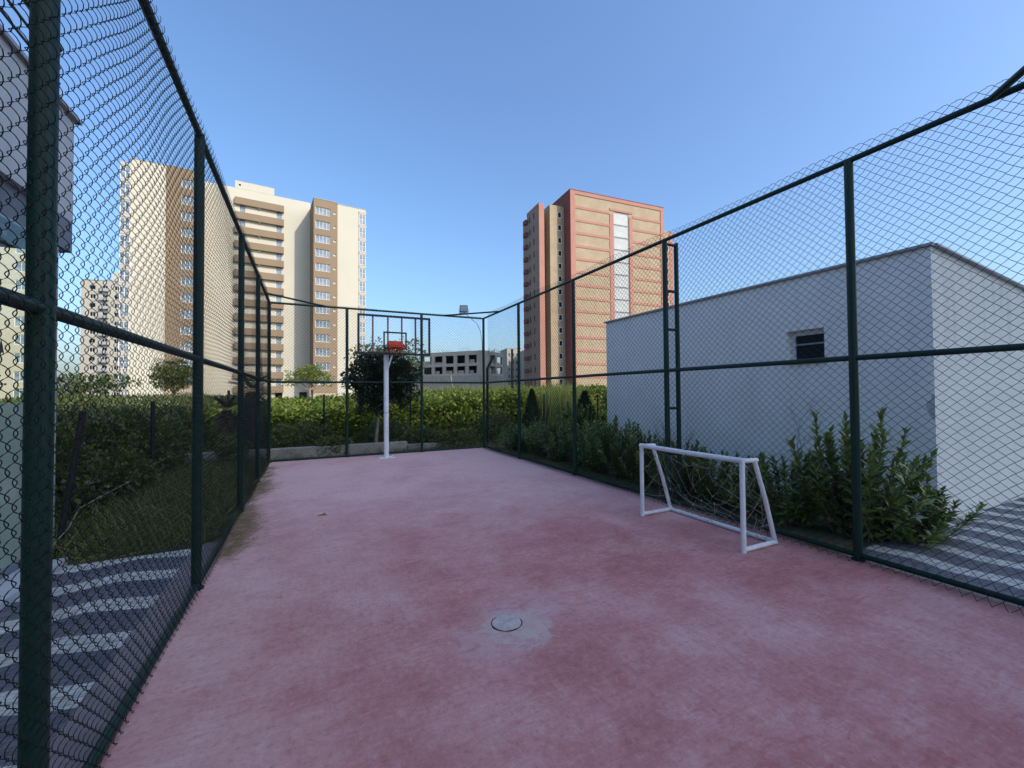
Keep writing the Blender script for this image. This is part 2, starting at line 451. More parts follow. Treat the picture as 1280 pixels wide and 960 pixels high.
    M['tree_light']=leaf('light_tree_leaf',[(.0,(.10,.15,.025)),(.6,(.18,.23,.04)),(1,(.26,.27,.07))],.3)
    M['conifer']=leaf('conifer_leaf',[(.0,(.012,.030,.010)),(.6,(.022,.048,.014)),(1,(.045,.07,.02))],.1)
    M['palm']=leaf('palm_leaf',[(.0,(.018,.032,.018)),(.6,(.035,.055,.028)),(1,(.07,.08,.04))],.12)
    M['reed']=leaf('reed_leaf',[(.0,(.15,.19,.05)),(.6,(.24,.28,.08)),(1,(.34,.33,.14))],.3)
    M['drygrass']=leaf('dry_grass',[(.0,(.22,.175,.11)),(.6,(.36,.29,.18)),(.9,(.46,.38,.25)),(1,(.16,.16,.08))],.15,.8,.1)
    M['under']=leaf('undergrowth',[(.0,(.08,.105,.035)),(.5,(.13,.145,.05)),(.85,(.22,.20,.10)),(1,(.10,.16,.04))],.15,.8,.1)
    M['deadleaf']=varied('dead_leaf',(.58,.44,.36),.3,20,.8,.15)
make_materials()

# ------------------------------------------------------------------ leaves
def unit(a):
    return a/np.maximum(np.linalg.norm(a,axis=1,keepdims=True),1e-9)
def leaves(P, A, N, L, W, fold=.25, tipdrop=0.15):
    """P base, A axis, N rough normal, L length, W width -> folded 5-point leaves"""
    n=len(P); A=unit(A); S=unit(np.cross(A,N)); N2=np.cross(S,A)
    L=np.broadcast_to(L,(n,)).reshape(-1,1); W=np.broadcast_to(W,(n,)).reshape(-1,1)
    mid=P+A*L*.5+N2*L*.05
    lf=P+A*L*.45+S*W*.5+N2*W*fold
    rt=P+A*L*.45-S*W*.5+N2*W*fold
    tip=P+A*L-N2*L*tipdrop
    V=np.stack([P,lf,tip,rt,mid],1).reshape(-1,3)
    b=np.arange(n)[:,None]*5
    F=np.concatenate([b+np.array([[0,4,2,1]]),b+np.array([[0,3,2,4]])],0)
    return V,F
def quads(P, A, N, L, W):
    n=len(P); A=unit(A); S=unit(np.cross(A,N))
    L=np.broadcast_to(L,(n,)).reshape(-1,1); W=np.broadcast_to(W,(n,)).reshape(-1,1)
    V=np.stack([P,P+A*L*.5+S*W*.5,P+A*L,P+A*L*.5-S*W*.5],1).reshape(-1,3)
    return V, np.arange(4*n).reshape(-1,4)
def blades(P, A, L, W, bend=.3):
    """grass blades: base pair, mid pair, tip"""
    n=len(P); A=unit(A); S=unit(np.cross(A,rng.normal(size=(n,3))))
    L=np.broadcast_to(L,(n,)).reshape(-1,1); W=np.broadcast_to(W,(n,)).reshape(-1,1)
    D=unit(rng.normal(size=(n,3))*np.array([1,1,.15]))
    m=P+A*L*.55+D*L*bend*.25; t=P+A*L+D*L*bend
    V=np.stack([P-S*W/2,P+S*W/2,m+S*W*.4,m-S*W*.4,t+S*W*.06,t-S*W*.06],1).reshape(-1,3)
    b=np.arange(n)[:,None]*6
    return V, np.concatenate([b+np.array([[0,1,2,3]]),b+np.array([[3,2,4,5]])],0)
def rdir(n, up=0.0):
    d=unit(rng.normal(size=(n,3))); d[:,2]+=up; return unit(d)

# ------------------------------------------------------------------ setting
COURT_X0, COURT_X1, COURT_Y1 = -.86, 4.82, 11.84
def sheet(name, x0, x1, y0, y1, z, mat, nx=1, ny=1, thick=0):
    b=MB()
    if thick: b.box(x0,x1,y0,y1,z-thick,z)
    else: b.quad((x0,y0,z),(x1,y0,z),(x1,y1,z),(x0,y1,z))
    return tag(b.build(name,mat),kind='structure')
sheet('ground',-1500,1500,-900,2400,-.06,M['ground'])
sheet('court_floor',COURT_X0,COURT_X1,-3.2,COURT_Y1+.03,0,M['court'],thick=.05)
sheet('paved_path',-2.13,-1.10,-6,5.62,-.004,M['pav_l'],thick=.045)
sheet('kerb_strip',-1.098,-.862,-6,5.75,0,M['curb'],thick=.05)
sheet('paved_yard',5.06,24,-6,2.36,-.004,M['pav_r'],thick=.045)
sheet('kerb_strip',4.822,5.058,-6,2.36,0,M['curb'],thick=.05)
sheet('planting_bed',4.822,6.99,2.364,12.6,-.02,M['ground'],thick=.03)

# ------------------------------------------------------------------ chain link
def chain_link(length, z0, z1, place, cw=.086, ch=.083, amp=.008, wr=.0021, seg=8, flare=None):
    """woven wires; place(s, z, d) -> world coordinates arrays"""
    w=cw/2; nw=int(length/w)
    ncy=(z1-z0)/ch; npt=int(ncy*seg)+1
    th=np.arange(npt)*2*np.pi/seg
    tr_=-(1-2*np.abs(((th/(2*np.pi))%1)*2-1))*.82+.18*np.cos(th)
    while npt>10 and not (tr_[npt-1]>tr_[npt-2] and -.45<tr_[npt-1]<.35): npt-=1
    th=th[:npt]
    zz=z0+th/(2*np.pi)*ch
    c=np.cos(th); tri=1-2*np.abs(((th/(2*np.pi))%1)*2-1)   # -1..1 zigzag
    tri=-tri*.82 + .18*c
    wob=np.sin(th)
    s=np.arange(nw)[:,None]*w + (w*.53)*(tri[None,:]*np.where(np.arange(nw)%2==0,1,-1)[:,None])
    d=amp*(wob[None,:]*np.where(np.arange(nw)%2==0,1,-1)[:,None])
    # loose, uneven weave
    ph=rng.uniform(0,6.28,4)
    zb=zz[None,:]+0*s
    s=s+.006*np.sin(zb*3.1+s*1.7+ph[0])+.004*np.sin(zb*7.3-s*2.9+ph[1])
    zb=zb+.012*np.sin(s*1.9+ph[2])+.006*np.sin(s*5.3+zb*2.0+ph[3])+rng.normal(0,.0015,size=(nw,1))
    d=d+.010*np.sin(s*2.3+zb*1.7+ph[1])
    # the ends of each pair of wires are bent over to meet: flat topped scallops
    ev=(np.arange(nw)%2==0)
    mate=np.where(ev,np.minimum(np.arange(nw)+1,nw-1),np.maximum(np.arange(nw)-1,0))
    mid_s=(s[:,-1]+s[mate,-1])/2; mid_z=(zb[:,-1]+zb[mate,-1])/2+.004
    s=np.concatenate([s,mid_s[:,None]],1); zb=np.concatenate([zb,mid_z[:,None]],1); d=np.concatenate([d,d[:,-1:]],1); npt+=1
    P=place(s,zb,d)                                   # (nw,npt,3)
    T=np.gradient(P,axis=1); T/=np.linalg.norm(T,axis=2,keepdims=True)
    ref=np.array([.37,.61,.7]); A=np.cross(T,ref); A/=np.linalg.norm(A,axis=2,keepdims=True); B=np.cross(T,A)
    k=3
    ring=[P+wr*(A*math.cos(2*math.pi*i/k)+B*math.sin(2*math.pi*i/k)) for i in range(k)]
    V=np.stack(ring,2).reshape(-1,3)
    idx=np.arange(nw*npt*k).reshape(nw,npt,k)
    fs=[]
    for i in range(k):
        j=(i+1)%k
        fs.append(np.stack([idx[:,:-1,i],idx[:,:-1,j],idx[:,1:,j],idx[:,1:,i]],-1).reshape(-1,4))
    return V,np.concatenate(fs,0)

H_TOP,H_MID=3.917,1.963
PR,RR=.038,.027
def post(parent,x,y,ztop=H_TOP,r=PR):
    b=MB(); b.tube([(x,y,-.05),(x,y,1.3),(x,y,2.6),(x,y,ztop+.01)],r,14)
    # weld beads and a base collar
    b.tube([(x,y,0.0),(x,y,.012)],r*1.5,14)
    return b.build('post',M['green'],parent,True)
def rail(parent,p,q,r=RR,name='rail'):
    b=MB(); b.tube([p,tuple((Vector(p)+Vector(q))/2),q],r,12); return b.build(name,M['green'],parent,True)

# fence on the left of the court
LX=-.851
fl=tag(empty('chain_link_fence',(0,0,0)),'tall green chain link fence along the wave paving, nearest the camera','fence')
lys=[-2.75,-.35,2.06,4.43,7.01,9.25,11.81]
for y in lys: post(fl,LX,y)
rail(fl,(LX,-2.75,H_TOP),(LX,11.81,H_TOP)); rail(fl,(LX,-2.75,H_MID),(LX,11.81,H_MID)); rail(fl,(LX,-2.75,.035),(LX,11.81,.035))
rail(fl,(LX,10.75,H_TOP),(.46,11.81,H_TOP),.022,'corner_brace')
rail(fl,(LX,5.7,H_TOP+.0),(LX+.01,5.72,H_TOP+.001),.02,'rail_clip')
V,F=chain_link(14.4,.0,H_TOP+.085,lambda s,z,d: np.stack([LX+.040+d,-2.7+s,z],-1),cw=.078,ch=.076,amp=.012,wr=.00185)
o=link('chain_link_mesh',fast_mesh('chain_link_mesh',V,F,M['wire'],True),fl)

# fence on the right
RX=4.808
fr_=tag(empty('chain_link_fence',(0,0,0)),'tall green chain link fence in front of the white flat-roofed building','fence')
rys=[-2.6,-.15,2.22,4.60,7.01,9.45,11.81]
for y in rys: post(fr_,RX,y)
rail(fr_,(RX,-2.6,H_TOP),(RX,11.81,H_TOP)); rail(fr_,(RX,-2.6,H_MID),(RX,11.81,H_MID)); rail(fr_,(RX,-2.6,.05),(RX,11.81,.05))
rail(fr_,(RX,10.58,H_TOP),(3.55,11.81,H_TOP),.022,'corner_brace')
rail(fr_,(RX,1.26,H_TOP),(3.40,-.15,H_TOP),.027,'corner_brace')
rail(fr_,(RX,-.15,H_TOP),(LX,-.15,H_TOP),.027,'cross_rail')
def place_r(s,z,d):
    fl_=np.clip(1-(z+.0)/.16,0,1)
    return np.stack([RX+.042+d-.21*fl_**1.3,-2.6+s,z],-1)
V,F=chain_link(14.2,.006,H_TOP+.135,place_r,amp=.007,wr=.0025,seg=6)
link('chain_link_mesh',fast_mesh('chain_link_mesh',V,F,M['wire'],True),fr_)
# ladder-like second post welded on the outside
lx=RX+.235
b=MB(); b.tube([(lx,4.60,-.05),(lx,4.60,2),(lx,4.60,H_TOP-.015)],.034,12); b.build('ladder_post',M['green'],fr_,True)
for z in (H_TOP-.05,3.16,2.58,1.40,.72):
    b=MB(); b.tube([(RX+.03,4.60,z),(lx,4.60,z)],.021,10); b.build('rung',M['green'],fr_,True)

# fence at the back
BY=11.81
fb=tag(empty('chain_link_fence',(0,0,0)),'tall green chain link fence across the court end behind the basketball hoop','fence')
for x in (.93,2.91): post(fb,x,BY)
for z,r in ((H_TOP,RR),(H_MID,RR),(.035,RR)): rail(fb,(LX+.04,BY,z),(RX-.04,BY,z),r)
V,F=chain_link(5.6,.0,H_TOP+.05,lambda s,z,d: np.stack([LX+.03+s,BY+.04+d,z],-1),amp=.006,wr=.0024,seg=6)
link('chain_link_mesh',fast_mesh('chain_link_mesh',V,F,M['wire'],True),fb)

# floodlight on the corner brace, with its drooping cable
fl2=tag(empty('floodlight',(4.02,11.36,H_TOP)),'small square floodlight on the corner brace of the fence','lamp')
b=MB(); b.bevbox(-.115,.115,-.05,.05,.05,.25,.012); o=b.build('housing',M['lamp_body'],fl2); 
b=MB(); b.quad((-.095,-.054,.07),(.095,-.054,.07),(.095,-.054,.23),(-.095,-.054,.23)); b.build('lens',M['lamp_glass'],fl2)
b=MB(); b.bar((-.13,0,.15),(-.13,0,.02),.012,.03); b.bar((.13,0,.15),(.13,0,.02),.012,.03); b.bar((-.136,0,.024),(.136,0,.024),.03,.01); b.build('bracket',M['lamp_body'],fl2)
fl2.rotation_euler=(R(0),0,R(-20))
cab=[]
p0=Vector((.02,.03,.07))
for p in ((4.04,11.36,3.96),(4.25,11.5,3.86),(4.52,11.62,3.72),(4.68,11.72,3.5),(4.735,11.76,3.2),(4.75,11.77,2.8),(4.76,11.775,2.4)):
    cab.append(p)
inv=(Matrix.Translation(Vector((4.02,11.36,H_TOP)))@Matrix.Rotation(R(-20),4,'Z')).inverted()
b=MB(); b.tube([tuple(inv@Vector(p)) for p in cab],.007,6); b.build('cable',M['rail_dark'],fl2,True)

# ------------------------------------------------------------------ basketball hoop
hp=tag(empty('basketball_hoop',(1.834,11.21,0)),'basketball hoop on a white pole with clear black framed backboard','basketball hoop')
b=MB(); b.tube([(0,0,.02),(0,0,1.2),(0,0,2.62),(0,0,2.66)],.062,18); b.build('pole',M['white_paint'],hp,True)
b=MB(); b.tube([(0,0,1.155),(0,0,1.163)],.0635,18); b.build('pole_joint',M['lamp_body'],hp,True)
b=MB(); b.bevbox(-.19,.19,-.17,.17,0,.02,.006)
b.build('base_plate',M['white_paint'],hp)
for sx in (-.14,.14):
    for sy in (-.12,.12):
        b=MB(); b.tube([(sx,sy,.02),(sx,sy,.045)],.014,6); b.build('bolt',M['trim'],hp)
bx0,bx1=1.10-1.834,2.93-1.834; by=-.26; z0,z1=2.645,3.65
b=MB()
t_=.05
b.box(bx0,bx1,by-.02,by+.02,z0,z0+t_); b.box(bx0,bx1,by-.02,by+.02,z1-t_,z1)
b.box(bx0,bx0+t_,by-.02,by+.02,z0+t_,z1-t_); b.box(bx1-t_,bx1,by-.02,by+.02,z0+t_,z1-t_)
b.build('backboard_frame',M['black_paint'],hp)
b=MB(); b.box(bx0+t_,bx1-t_,by-.004,by+.004,z0+t_,z1-t_); b.build('backboard_panel',M['acrylic'],hp)
cx=(bx0+bx1)/2; sq=MB(); s0,s1=cx-.295,cx+.295; q0,q1=2.79,3.235; k=.04
for a in ((s0,s1,q0,q0+k),(s0,s1,q1-k,q1),(s0,s0+k,q0+k,q1-k),(s1-k,s1,q0+k,q1-k)):
    sq.box(a[0],a[1],by-.009,by-.0045,a[2],a[3])
sq.build('target_square',M['black_paint'],hp)
for dx in (-.545,-.175,.175,.53):
    b=MB(); b.box(cx+dx-.02,cx+dx+.02,by+.022,by+.05,z0+.01,z1-.01); b.build('back_bar',M['red_bar'],hp)
# bracket between pole top and board
b=MB(); b.box(-.07,cx+.25,by+.052,-.02,2.66,2.70); b.bar((0,-.03,2.2),(cx*.7,by+.06,2.68),.04,.04); b.build('arm',M['white_paint'],hp)
rz=2.84; rr=.225; ryc=by-.15-rr+.02
b=MB()
b.tube([(cx+rr*math.cos(a),ryc+rr*math.sin(a),rz) for a in np.linspace(0,2*math.pi,33)],.011,8,cap=False)
b.build('rim',M['orange'],hp,True)
b=MB(); b.box(cx-.175,cx+.175,by-.03,by-.0095,rz-.04,rz+.16); b.box(cx-.16,cx+.16,by-.19,by-.031,rz-.012,rz+.012)
for s in (-1,1):
    b.bar((cx+s*.17,by-.03,rz+.12),(cx+s*.17,by-.20,rz),.012,.03)
b.build('rim_bracket',M['orange'],hp)
for a in np.linspace(0,2*math.pi,13)[:-1]:
    c,s=math.cos(a),math.sin(a); hk=MB()
    hk.tube([(cx+rr*c,ryc+rr*s,rz-.008),(cx+(rr+.012)*c,ryc+(rr+.012)*s,rz-.03),(cx+(rr-.01)*c,ryc+(rr-.01)*s,rz-.04)],.0035,5)
    hk.build('net_hook',M['orange'],hp,True)
nt=MB()
for k_,(a0,a1,dz) in enumerate(((0.3,1.0,.13),(1.1,2.1,.16),(2.2,3.2,.12),(3.3,4.3,.15),(4.4,5.4,.17))):
    p=[(cx+rr*math.cos(a)*(1-.25*math.sin(math.pi*u)),ryc+rr*math.sin(a)*(1-.25*math.sin(math.pi*u)),rz-.02-dz*math.sin(math.pi*u)) for u,a in zip(np.linspace(0,1,7),np.linspace(a0,a1,7))]
    nt.tube(p,.006,5)
nt.build('torn_net',M['orange'],hp,True)

# ------------------------------------------------------------------ small football goal
GX0,GX1,GY0,GY1,GH=4.004,4.515,2.845,4.285,.945
g=tag(empty('football_goal',(GX0,GY0,0)),'small white tubular football goal with a torn net','football goal')
gl_=GY1-GY0; gd=GX1-GX0; pr=.026
def goalbar(name,pts,r=pr):
    b=MB(); b.tube(pts,r,14); return b.build(name,M['white_paint'],g,True)
goalbar('front_post',[(0,0,0),(0,0,.5),(0,0,GH)]); goalbar('front_post',[(0,gl_,0),(0,gl_,.5),(0,gl_,GH)])
goalbar('crossbar',[(0,-.02,GH-.012),(0,gl_/2,GH-.016),(0,gl_+.02,GH-.012)],.0285)
for y in (0,gl_):
    goalbar('top_stub',[(.02,y,GH-.015),(.235,y,GH-.022)],.024)
    goalbar('back_leg',[(.20,y,GH-.035),(.36,y,.5),(gd,y,.03)],.024)
    goalbar('base_bar',[(.02,y,.026),(gd+.015,y,.026)],.025)
goalbar('ground_bar',[(gd,0.01,.028),(gd,gl_/2,.026),(gd,gl_-.01,.028)],.025)
# net: sagging, torn cord mesh from the crossbar stubs down the slope, and side bits
net=MB(); rnd=random.Random(5)
NU,NV=17,10
def netpt(i,j):
    u=i/(NU-1); v=j/(NV-1)
    y=.02+u*(gl_-.04); x=.20+v*(gd-.22); z=(GH-.06)*(1-v)+.05*v
    sag=math.sin(math.pi*u)*math.sin(math.pi*min(1,v*1.1+.05))
    x-=.17*sag; z-=.16*sag*(1-v)+.10*math.sin(math.pi*u)*(1-v)
    rs=random.Random(i*31+j*7)
    return Vector((x+rs.uniform(-.022,.022),y+rs.uniform(-.028,.028),max(.04,z+rs.uniform(-.025,.025))))
G=[[netpt(i,j) for j in range(NV)] for i in range(NU)]
def cord(a,b,sg=.012,r=.0019):
    m=(a+b)/2; m.z-=sg*rnd.uniform(.2,1.8); m.x+=rnd.uniform(-.01,.01); net.tube([tuple(a),tuple(m),tuple(b)],r,4,cap=False)
torn={(5,1),(6,1),(6,2),(7,2),(12,6),(12,7),(13,6),(3,7),(9,1),(10,2)}
for i in range(NU):
    for j in range(NV):
        if (i,j) in torn: continue
        # diamond mesh
        if i+1<NU and j+1<NV:
            if (i+j)%2==0: cord(G[i][j],G[i+1][j+1])
            else: cord(G[i+1][j],G[i][j+1])
        if j==0 and i+1<NU: cord(G[i][0],G[i+1][0],.01,.0022)
        if rnd.random()<.16: net.tube([tuple(G[i][j]+Vector((0,-.008,0))),tuple(G[i][j]+Vector((0,.008,.004)))],.0065,5)
for side in (0,gl_):
    top=Vector((.12,side,GH-.04)); 
    for a,bq in (((.03,.62),(.24,.78)),((.03,.62),(.40,.34)),((.02,.30),(.32,.58)),((.02,.30),(.44,.22)),((.10,.03),(.40,.36)),((.05,GH-.05),(.26,.70)),((.27,.70),(.33,.10))):
        cord(Vector((a[0],side,a[1])),Vector((bq[0],side,bq[1])),.03,.002)
for k_ in range(5):
    i=rnd.randrange(NU); j=rnd.randrange(1,NV-1); p=G[i][j]
    net.tube([tuple(p),tuple(p+Vector((rnd.uniform(-.04,.04),rnd.uniform(-.05,.05),-.10))),tuple(p+Vector((rnd.uniform(-.05,.05),rnd.uniform(-.05,.05),-.2)))],.003,4)
net.build('net',M['net'],g)

# ------------------------------------------------------------------ manhole lid, leaf
mh=tag(empty('manhole_cover',(1.285,2.755,0)),'round cement manhole lid set in the pale patch of the court','manhole cover')
def wobdisc(r,z0,z1,amp,sd):
    b=MB(); n=40; rs=random.Random(sd); ph=[rs.uniform(0,6.28) for _ in range(3)]
    f=lambda a: r+amp*(math.sin(2*a+ph[0])+.7*math.sin(5*a+ph[1])+.5*math.sin(11*a+ph[2]))
    pts=[(f(2*math.pi*k/n)*math.cos(2*math.pi*k/n),f(2*math.pi*k/n)*math.sin(2*math.pi*k/n)) for k in range(n)]
    for x,y in pts: b.v.append((x,y,z0))
    for x,y in pts: b.v.append((x*.97,y*.97,z1))
    for k in range(n):
        k2=(k+1)%n; b.f.append((k,k2,n+k2,n+k))
    b.f.append(tuple(range(n,2*n))); return b
wobdisc(.112,.001,.003,.0018,3).build('rim_gap',M['gap'],mh)
wobdisc(.1045,.0035,.007,.0022,8).build('lid',M['cement'],mh)
dl=MB()
for (ox,oy,an,sz) in ((0,0,.4,.075),(.05,-.02,2.4,.05)):
    c,s=math.cos(an),math.sin(an); pr_=[(-1,0,.008),(-.3,.42,.03),(.5,.36,.022),(1,0,.012),(.4,-.4,.035),(-.4,-.36,.024),(0,0,.012)]
    n=len(dl.v)
    for x,y,z in pr_: dl.v.append((ox+sz*(x*c-y*s),oy+sz*(x*s+y*c),z))
    for i in range(6): dl.f.append((n+6,n+i,n+(i+1)%6))
tag(dl.build('dead_leaf',M['deadleaf'],loc=(.174,6.32,0)),'curled dry leaf lying on the open court','leaf')

# ------------------------------------------------------------------ weeds and undergrowth
def grass_stuff(name, boxes, mat, lab, cat, n, L=(.08,.2), W=.006, lay=.5, bend=.4):
    Vs=[];Fs=[];k=0
    for (x0,x1,y0,y1,share) in boxes:
        m=int(n*share)
        P=np.stack([rng.uniform(x0,x1,m),rng.uniform(y0,y1,m),np.full(m,.0)],1)
        A=rdir(m)*np.array([1,1,.4]); A[:,2]=np.abs(A[:,2])+rng.uniform(0,1-lay,m)
        v,f=blades(P,A,rng.uniform(*L,m),W,bend); Vs.append(v); Fs.append(f+k); k+=len(v)
    o=link(name,fast_mesh(name,np.concatenate(Vs),np.concatenate(Fs),mat))
    return tag(o,lab,cat,kind='stuff')
def weed_edge(n):
    # ragged tufts creeping over the court edge
    tufts=[(5.2,.20),(5.45,.30),(5.7,.36),(5.95,.34),(6.2,.32),(6.45,.30),(6.7,.25),(6.95,.2),(7.2,.16),(7.7,.14),(8.2,.26),(8.55,.34),(8.9,.30),(9.2,.18),(9.8,.22),(10.2,.16),(10.8,.2)]
    P=[];A=[]
    for y,w in tufts:
        m=int(n*w)
        r=np.abs(rng.normal(0,.35,m))
        P.append(np.stack([-.84+w*1.25*np.clip(r,0,1.1),y+rng.normal(0,.11,m),np.zeros(m)+.002],1))
        a=np.stack([rng.normal(.75,.5,m),rng.normal(-.25,.6,m),np.abs(rng.normal(.12,.24,m))],1); A.append(a)
    P=np.concatenate(P);A=np.concatenate(A); m=len(P)
    return blades(P,A,rng.uniform(.06,.22,m),.0028,.4)
V,F=weed_edge(620)
tag(link('dry_weeds',fast_mesh('dry_weeds',V,F,M['drygrass'])),'straw coloured dry weeds creeping over the court edge by the fence','weeds',kind='stuff')
grass_stuff('undergrowth',[(-3.4,-.92,5.7,14.4,.55),(-.9,4.9,11.95,14.6,.25),(-2.2,-.95,11.5,14.5,.1),(4.9,9,11.9,14.6,.1)],M['under'],'dim rough grass growing outside the fences','grass',22000,(.10,.36),.014,.25,.4)
grass_stuff('dead_stalks',[(4.86,5.05,5.0,11.6,.6),(2.2,4.8,11.86,12.04,.5)],M['under'],'dead stalks along the foot of the right and back fences','weeds',2600,(.06,.28),.005,.6,.4)

# ------------------------------------------------------------------ shrubs beside the right fence
def laurel(seed, h, spread, nst, leafL=.15, dens=1.0):
    """upright stems with whorls of pointed leaves"""
    global rng
    keep=rng; rng=np.random.default_rng(seed)
    st=MB(); P=[];A=[];N=[];L=[]
    for s in range(nst):
        a=rng.uniform(0,6.283); r0=rng.uniform(0,spread*.35); out=rng.uniform(.15,1.0)*spread*.9
        hh=h*rng.uniform(.55,1.0)*(1-.35*(out/spread)**2)
        b0=np.array([r0*math.cos(a),r0*math.sin(a),0]); a2=a+rng.normal(0,.5)
        tip=np.array([r0*math.cos(a)+out*math.cos(a2)*.75,r0*math.sin(a)+out*math.sin(a2)*.75,hh])
        mid=(b0+tip)/2+np.array([math.cos(a2),math.sin(a2),0])*out*.16
        ts=np.linspace(0,1,7); pts=[(1-t)**2*b0+2*t*(1-t)*mid+t*t*tip for t in ts]
        st.tube([tuple(p) for p in pts],[.008*(1-.7*t) for t in ts],5,cap=False)
        nl=int(hh/.019*dens)
        for k in range(nl):
            t=.10+.90*(k/nl)**.85; p=(1-t)**2*b0+2*t*(1-t)*mid+t*t*tip
            d=2*(1-t)*(mid-b0)+2*t*(tip-mid); d/=np.linalg.norm(d)
            g=k*2.39996+s
            rad=np.array([math.cos(g),math.sin(g),0]); rad-=d*rad.dot(d); rad/=np.linalg.norm(rad)
            el=.35+.75*t**2+rng.normal(0,.2)
            ax=rad*math.cos(el)+d*math.sin(el)
            P.append(p);A.append(ax);N.append(d*math.cos(el)-rad*math.sin(el)+rng.normal(0,.12,3)); L.append(leafL*rng.uniform(.6,1.15)*(1.0 if t<.85 else .8))
    P=np.array(P);A=np.array(A);N=np.array(N);L=np.array(L)
    V,F=leaves(P,A,N,L,L*.32,.22,.10)
    V[:,2]=np.maximum(V[:,2],.01)
    rng=keep
    return st.mesh('stems',M['bark'],True), fast_mesh('foliage',V,F,M['laurel'])
variants=[laurel(21,1.30,.70,44),laurel(22,1.18,.66,40),laurel(23,1.42,.60,36),laurel(24,1.05,.70,42)]
def put_laurel(v,x,y,rz,s,label,sz=1.0):
    o=tag(empty('shrub',(x,y,-.02),rz),label,'shrub','leafy shrubs planted along the right fence'); o.scale=(s,s,s*sz)
    link('stems',v[0],o); link('foliage',v[1],o)
    return o
spec=[ # variant, x, y, rot, scale, zscale, label
 (0,5.70,2.60,.3,1.14,.98,'leafy shrub spilling onto the paved yard, nearest of the right fence row'),
 (3,6.02,2.30,2.2,.92,.66,'low shrub drooping over the yard paving at the row end'),
 (1,5.52,3.25,1.3,.92,.93,'leafy shrub behind the near fence post beside the white wall corner'),
 (3,5.52,3.95,2.7,.88,.88,'squat leafy shrub seen through the goal end nearer the camera'),
 (1,5.48,4.55,4.0,.86,.84,'low leafy shrub behind the middle of the goal net'),
 (0,5.60,5.20,5.1,.88,.86,'leafy shrub by the ladder-like double fence post'),
 (2,5.50,5.85,.9,.84,.88,'upright leafy shrub behind the far goal post'),
 (2,5.55,6.45,2.0,.92,.94,'tall pointed shrub just beyond the goal before the white wall'),
 (0,5.55,7.2,3.1,.98,.94,'broad leafy shrub at the third fence post from the camera'),
 (1,5.70,8.0,1.7,1.0,.98,'leafy shrub near the far end of the white building'),
 (3,5.60,8.8,.2,1.02,1.0,'rounded shrub beyond the white building along the right fence'),
 (0,5.55,9.6,4.4,.92,.86,'dim shrub beside the fourth fence post, before the small conifer'),
 (1,5.55,10.4,5.5,.9,.82,'dim shrub second from the back corner post'),
 (3,5.45,11.2,2.4,.9,.84,'dim shrub at the back right corner post'),
 (2,6.35,9.3,2.6,1.1,.98,'tall shrub behind the row beyond the white wall end'),
]
for v,x,y,rz_,s,sz,lab in spec: put_laurel(variants[v],x,y,rz_,s,lab,sz/ s if False else sz)
# bare twiggy plant
tw=MB(); rnd=random.Random(9)
def twig(p,d,l,r,dep):
    q=p+d*l; m=(p+q)/2+Vector((rnd.uniform(-1,1),rnd.uniform(-1,1),0))*l*.08
    tw.tube([tuple(p),tuple(m),tuple(q)],[r,r*.8,r*.55],4,cap=False)
    if dep>0:
        for k in range(rnd.choice((2,3,3))):
            d2=(d+Vector((rnd.gauss(0,.45),rnd.gauss(0,.45),rnd.gauss(.1,.3)))).normalized()
            twig(q if k else m,d2,l*rnd.uniform(.5,.8),r*.6,dep-1)
for k in range(7): twig(Vector((rnd.uniform(-.1,.1),rnd.uniform(-.15,.15),.3)),Vector((rnd.gauss(0,.3),rnd.gauss(0,.45),1)).normalized(),.42,.006,3)
tag(tw.build('dry_bush',M['twig'],loc=(5.35,4.9,0)),'bare brown twiggy bush between the leafy shrubs behind the goal','bush')
tw=MB(); rnd=random.Random(4)
for k in range(2): twig(Vector((0,0,.6)),Vector((rnd.gauss(0,.1),rnd.gauss(0,.1),1)).normalized(),.5,.004,3)
tag(tw.build('dry_stalk',M['twig'],loc=(5.9,3.35,0)),'thin bare stalk rising in front of the white wall near the fence post','plant')

# ------------------------------------------------------------------ hedges
def hedge_leaves(n, x0, x1, y0, y1, hf, L, front_axis='y', front=.5, thick=.45):
    """leaf cloud over the top and the near faces of a hedge volume"""
    nf=int(n*front); nt=n-nf
    # front face
    u=rng.uniform(0,1,nf); v=rng.uniform(0,1,nf)**.9
    d=np.abs(rng.normal(0,thick*.5,nf))
    if front_axis=='y':
        x=x0+u*(x1-x0); bul=.14*np.sin(x*2.1)+.10*np.sin(x*5.3+1)
        y=y0+d+bul+.55*v**2; h=hf(x,y)
    else:
        y=y0+u*(y1-y0); bul=.14*np.sin(y*2.1)+.10*np.sin(y*5.3+1)
        x=x1-d+bul; h=hf(x,y)
    P1=np.stack([x,y,v*h],1)
    x=rng.uniform(x0,x1,nt); y=y0+(y1-y0)*rng.uniform(0,1,nt)**1.3; h=hf(x,y)
    P2=np.stack([x,y,h-np.abs(rng.normal(0,thick*.35,nt))+rng.normal(0,.04,nt)],1)
    P=np.concatenate([P1,P2]); A=rdir(len(P),.35); N=rdir(len(P),.8)
    Ls=L*rng.uniform(.6,1.3,len(P))
    return quads(P,A,N,Ls,Ls*.6)
def hfun(base, a, sd):
    r=np.random.default_rng(sd); ph=r.uniform(0,6.28,6)
    return lambda x,y: base(x,y)+a*(np.sin(x*1.3+y*.5+ph[0])*.5+np.sin(x*2.9-y*.9+ph[1])*.35+np.sin(x*6.1+y*3.3+ph[2])*.3+np.sin(x*.55+ph[3])*.4)
hA=hfun(lambda x,y: 1.13+.055*np.clip(x,0,9)+.02*np.clip(y-15,0,14)+.16*np.sin(x*9.1+y*4.7)*np.sin(x*4.3-y*7.9),.17,1)
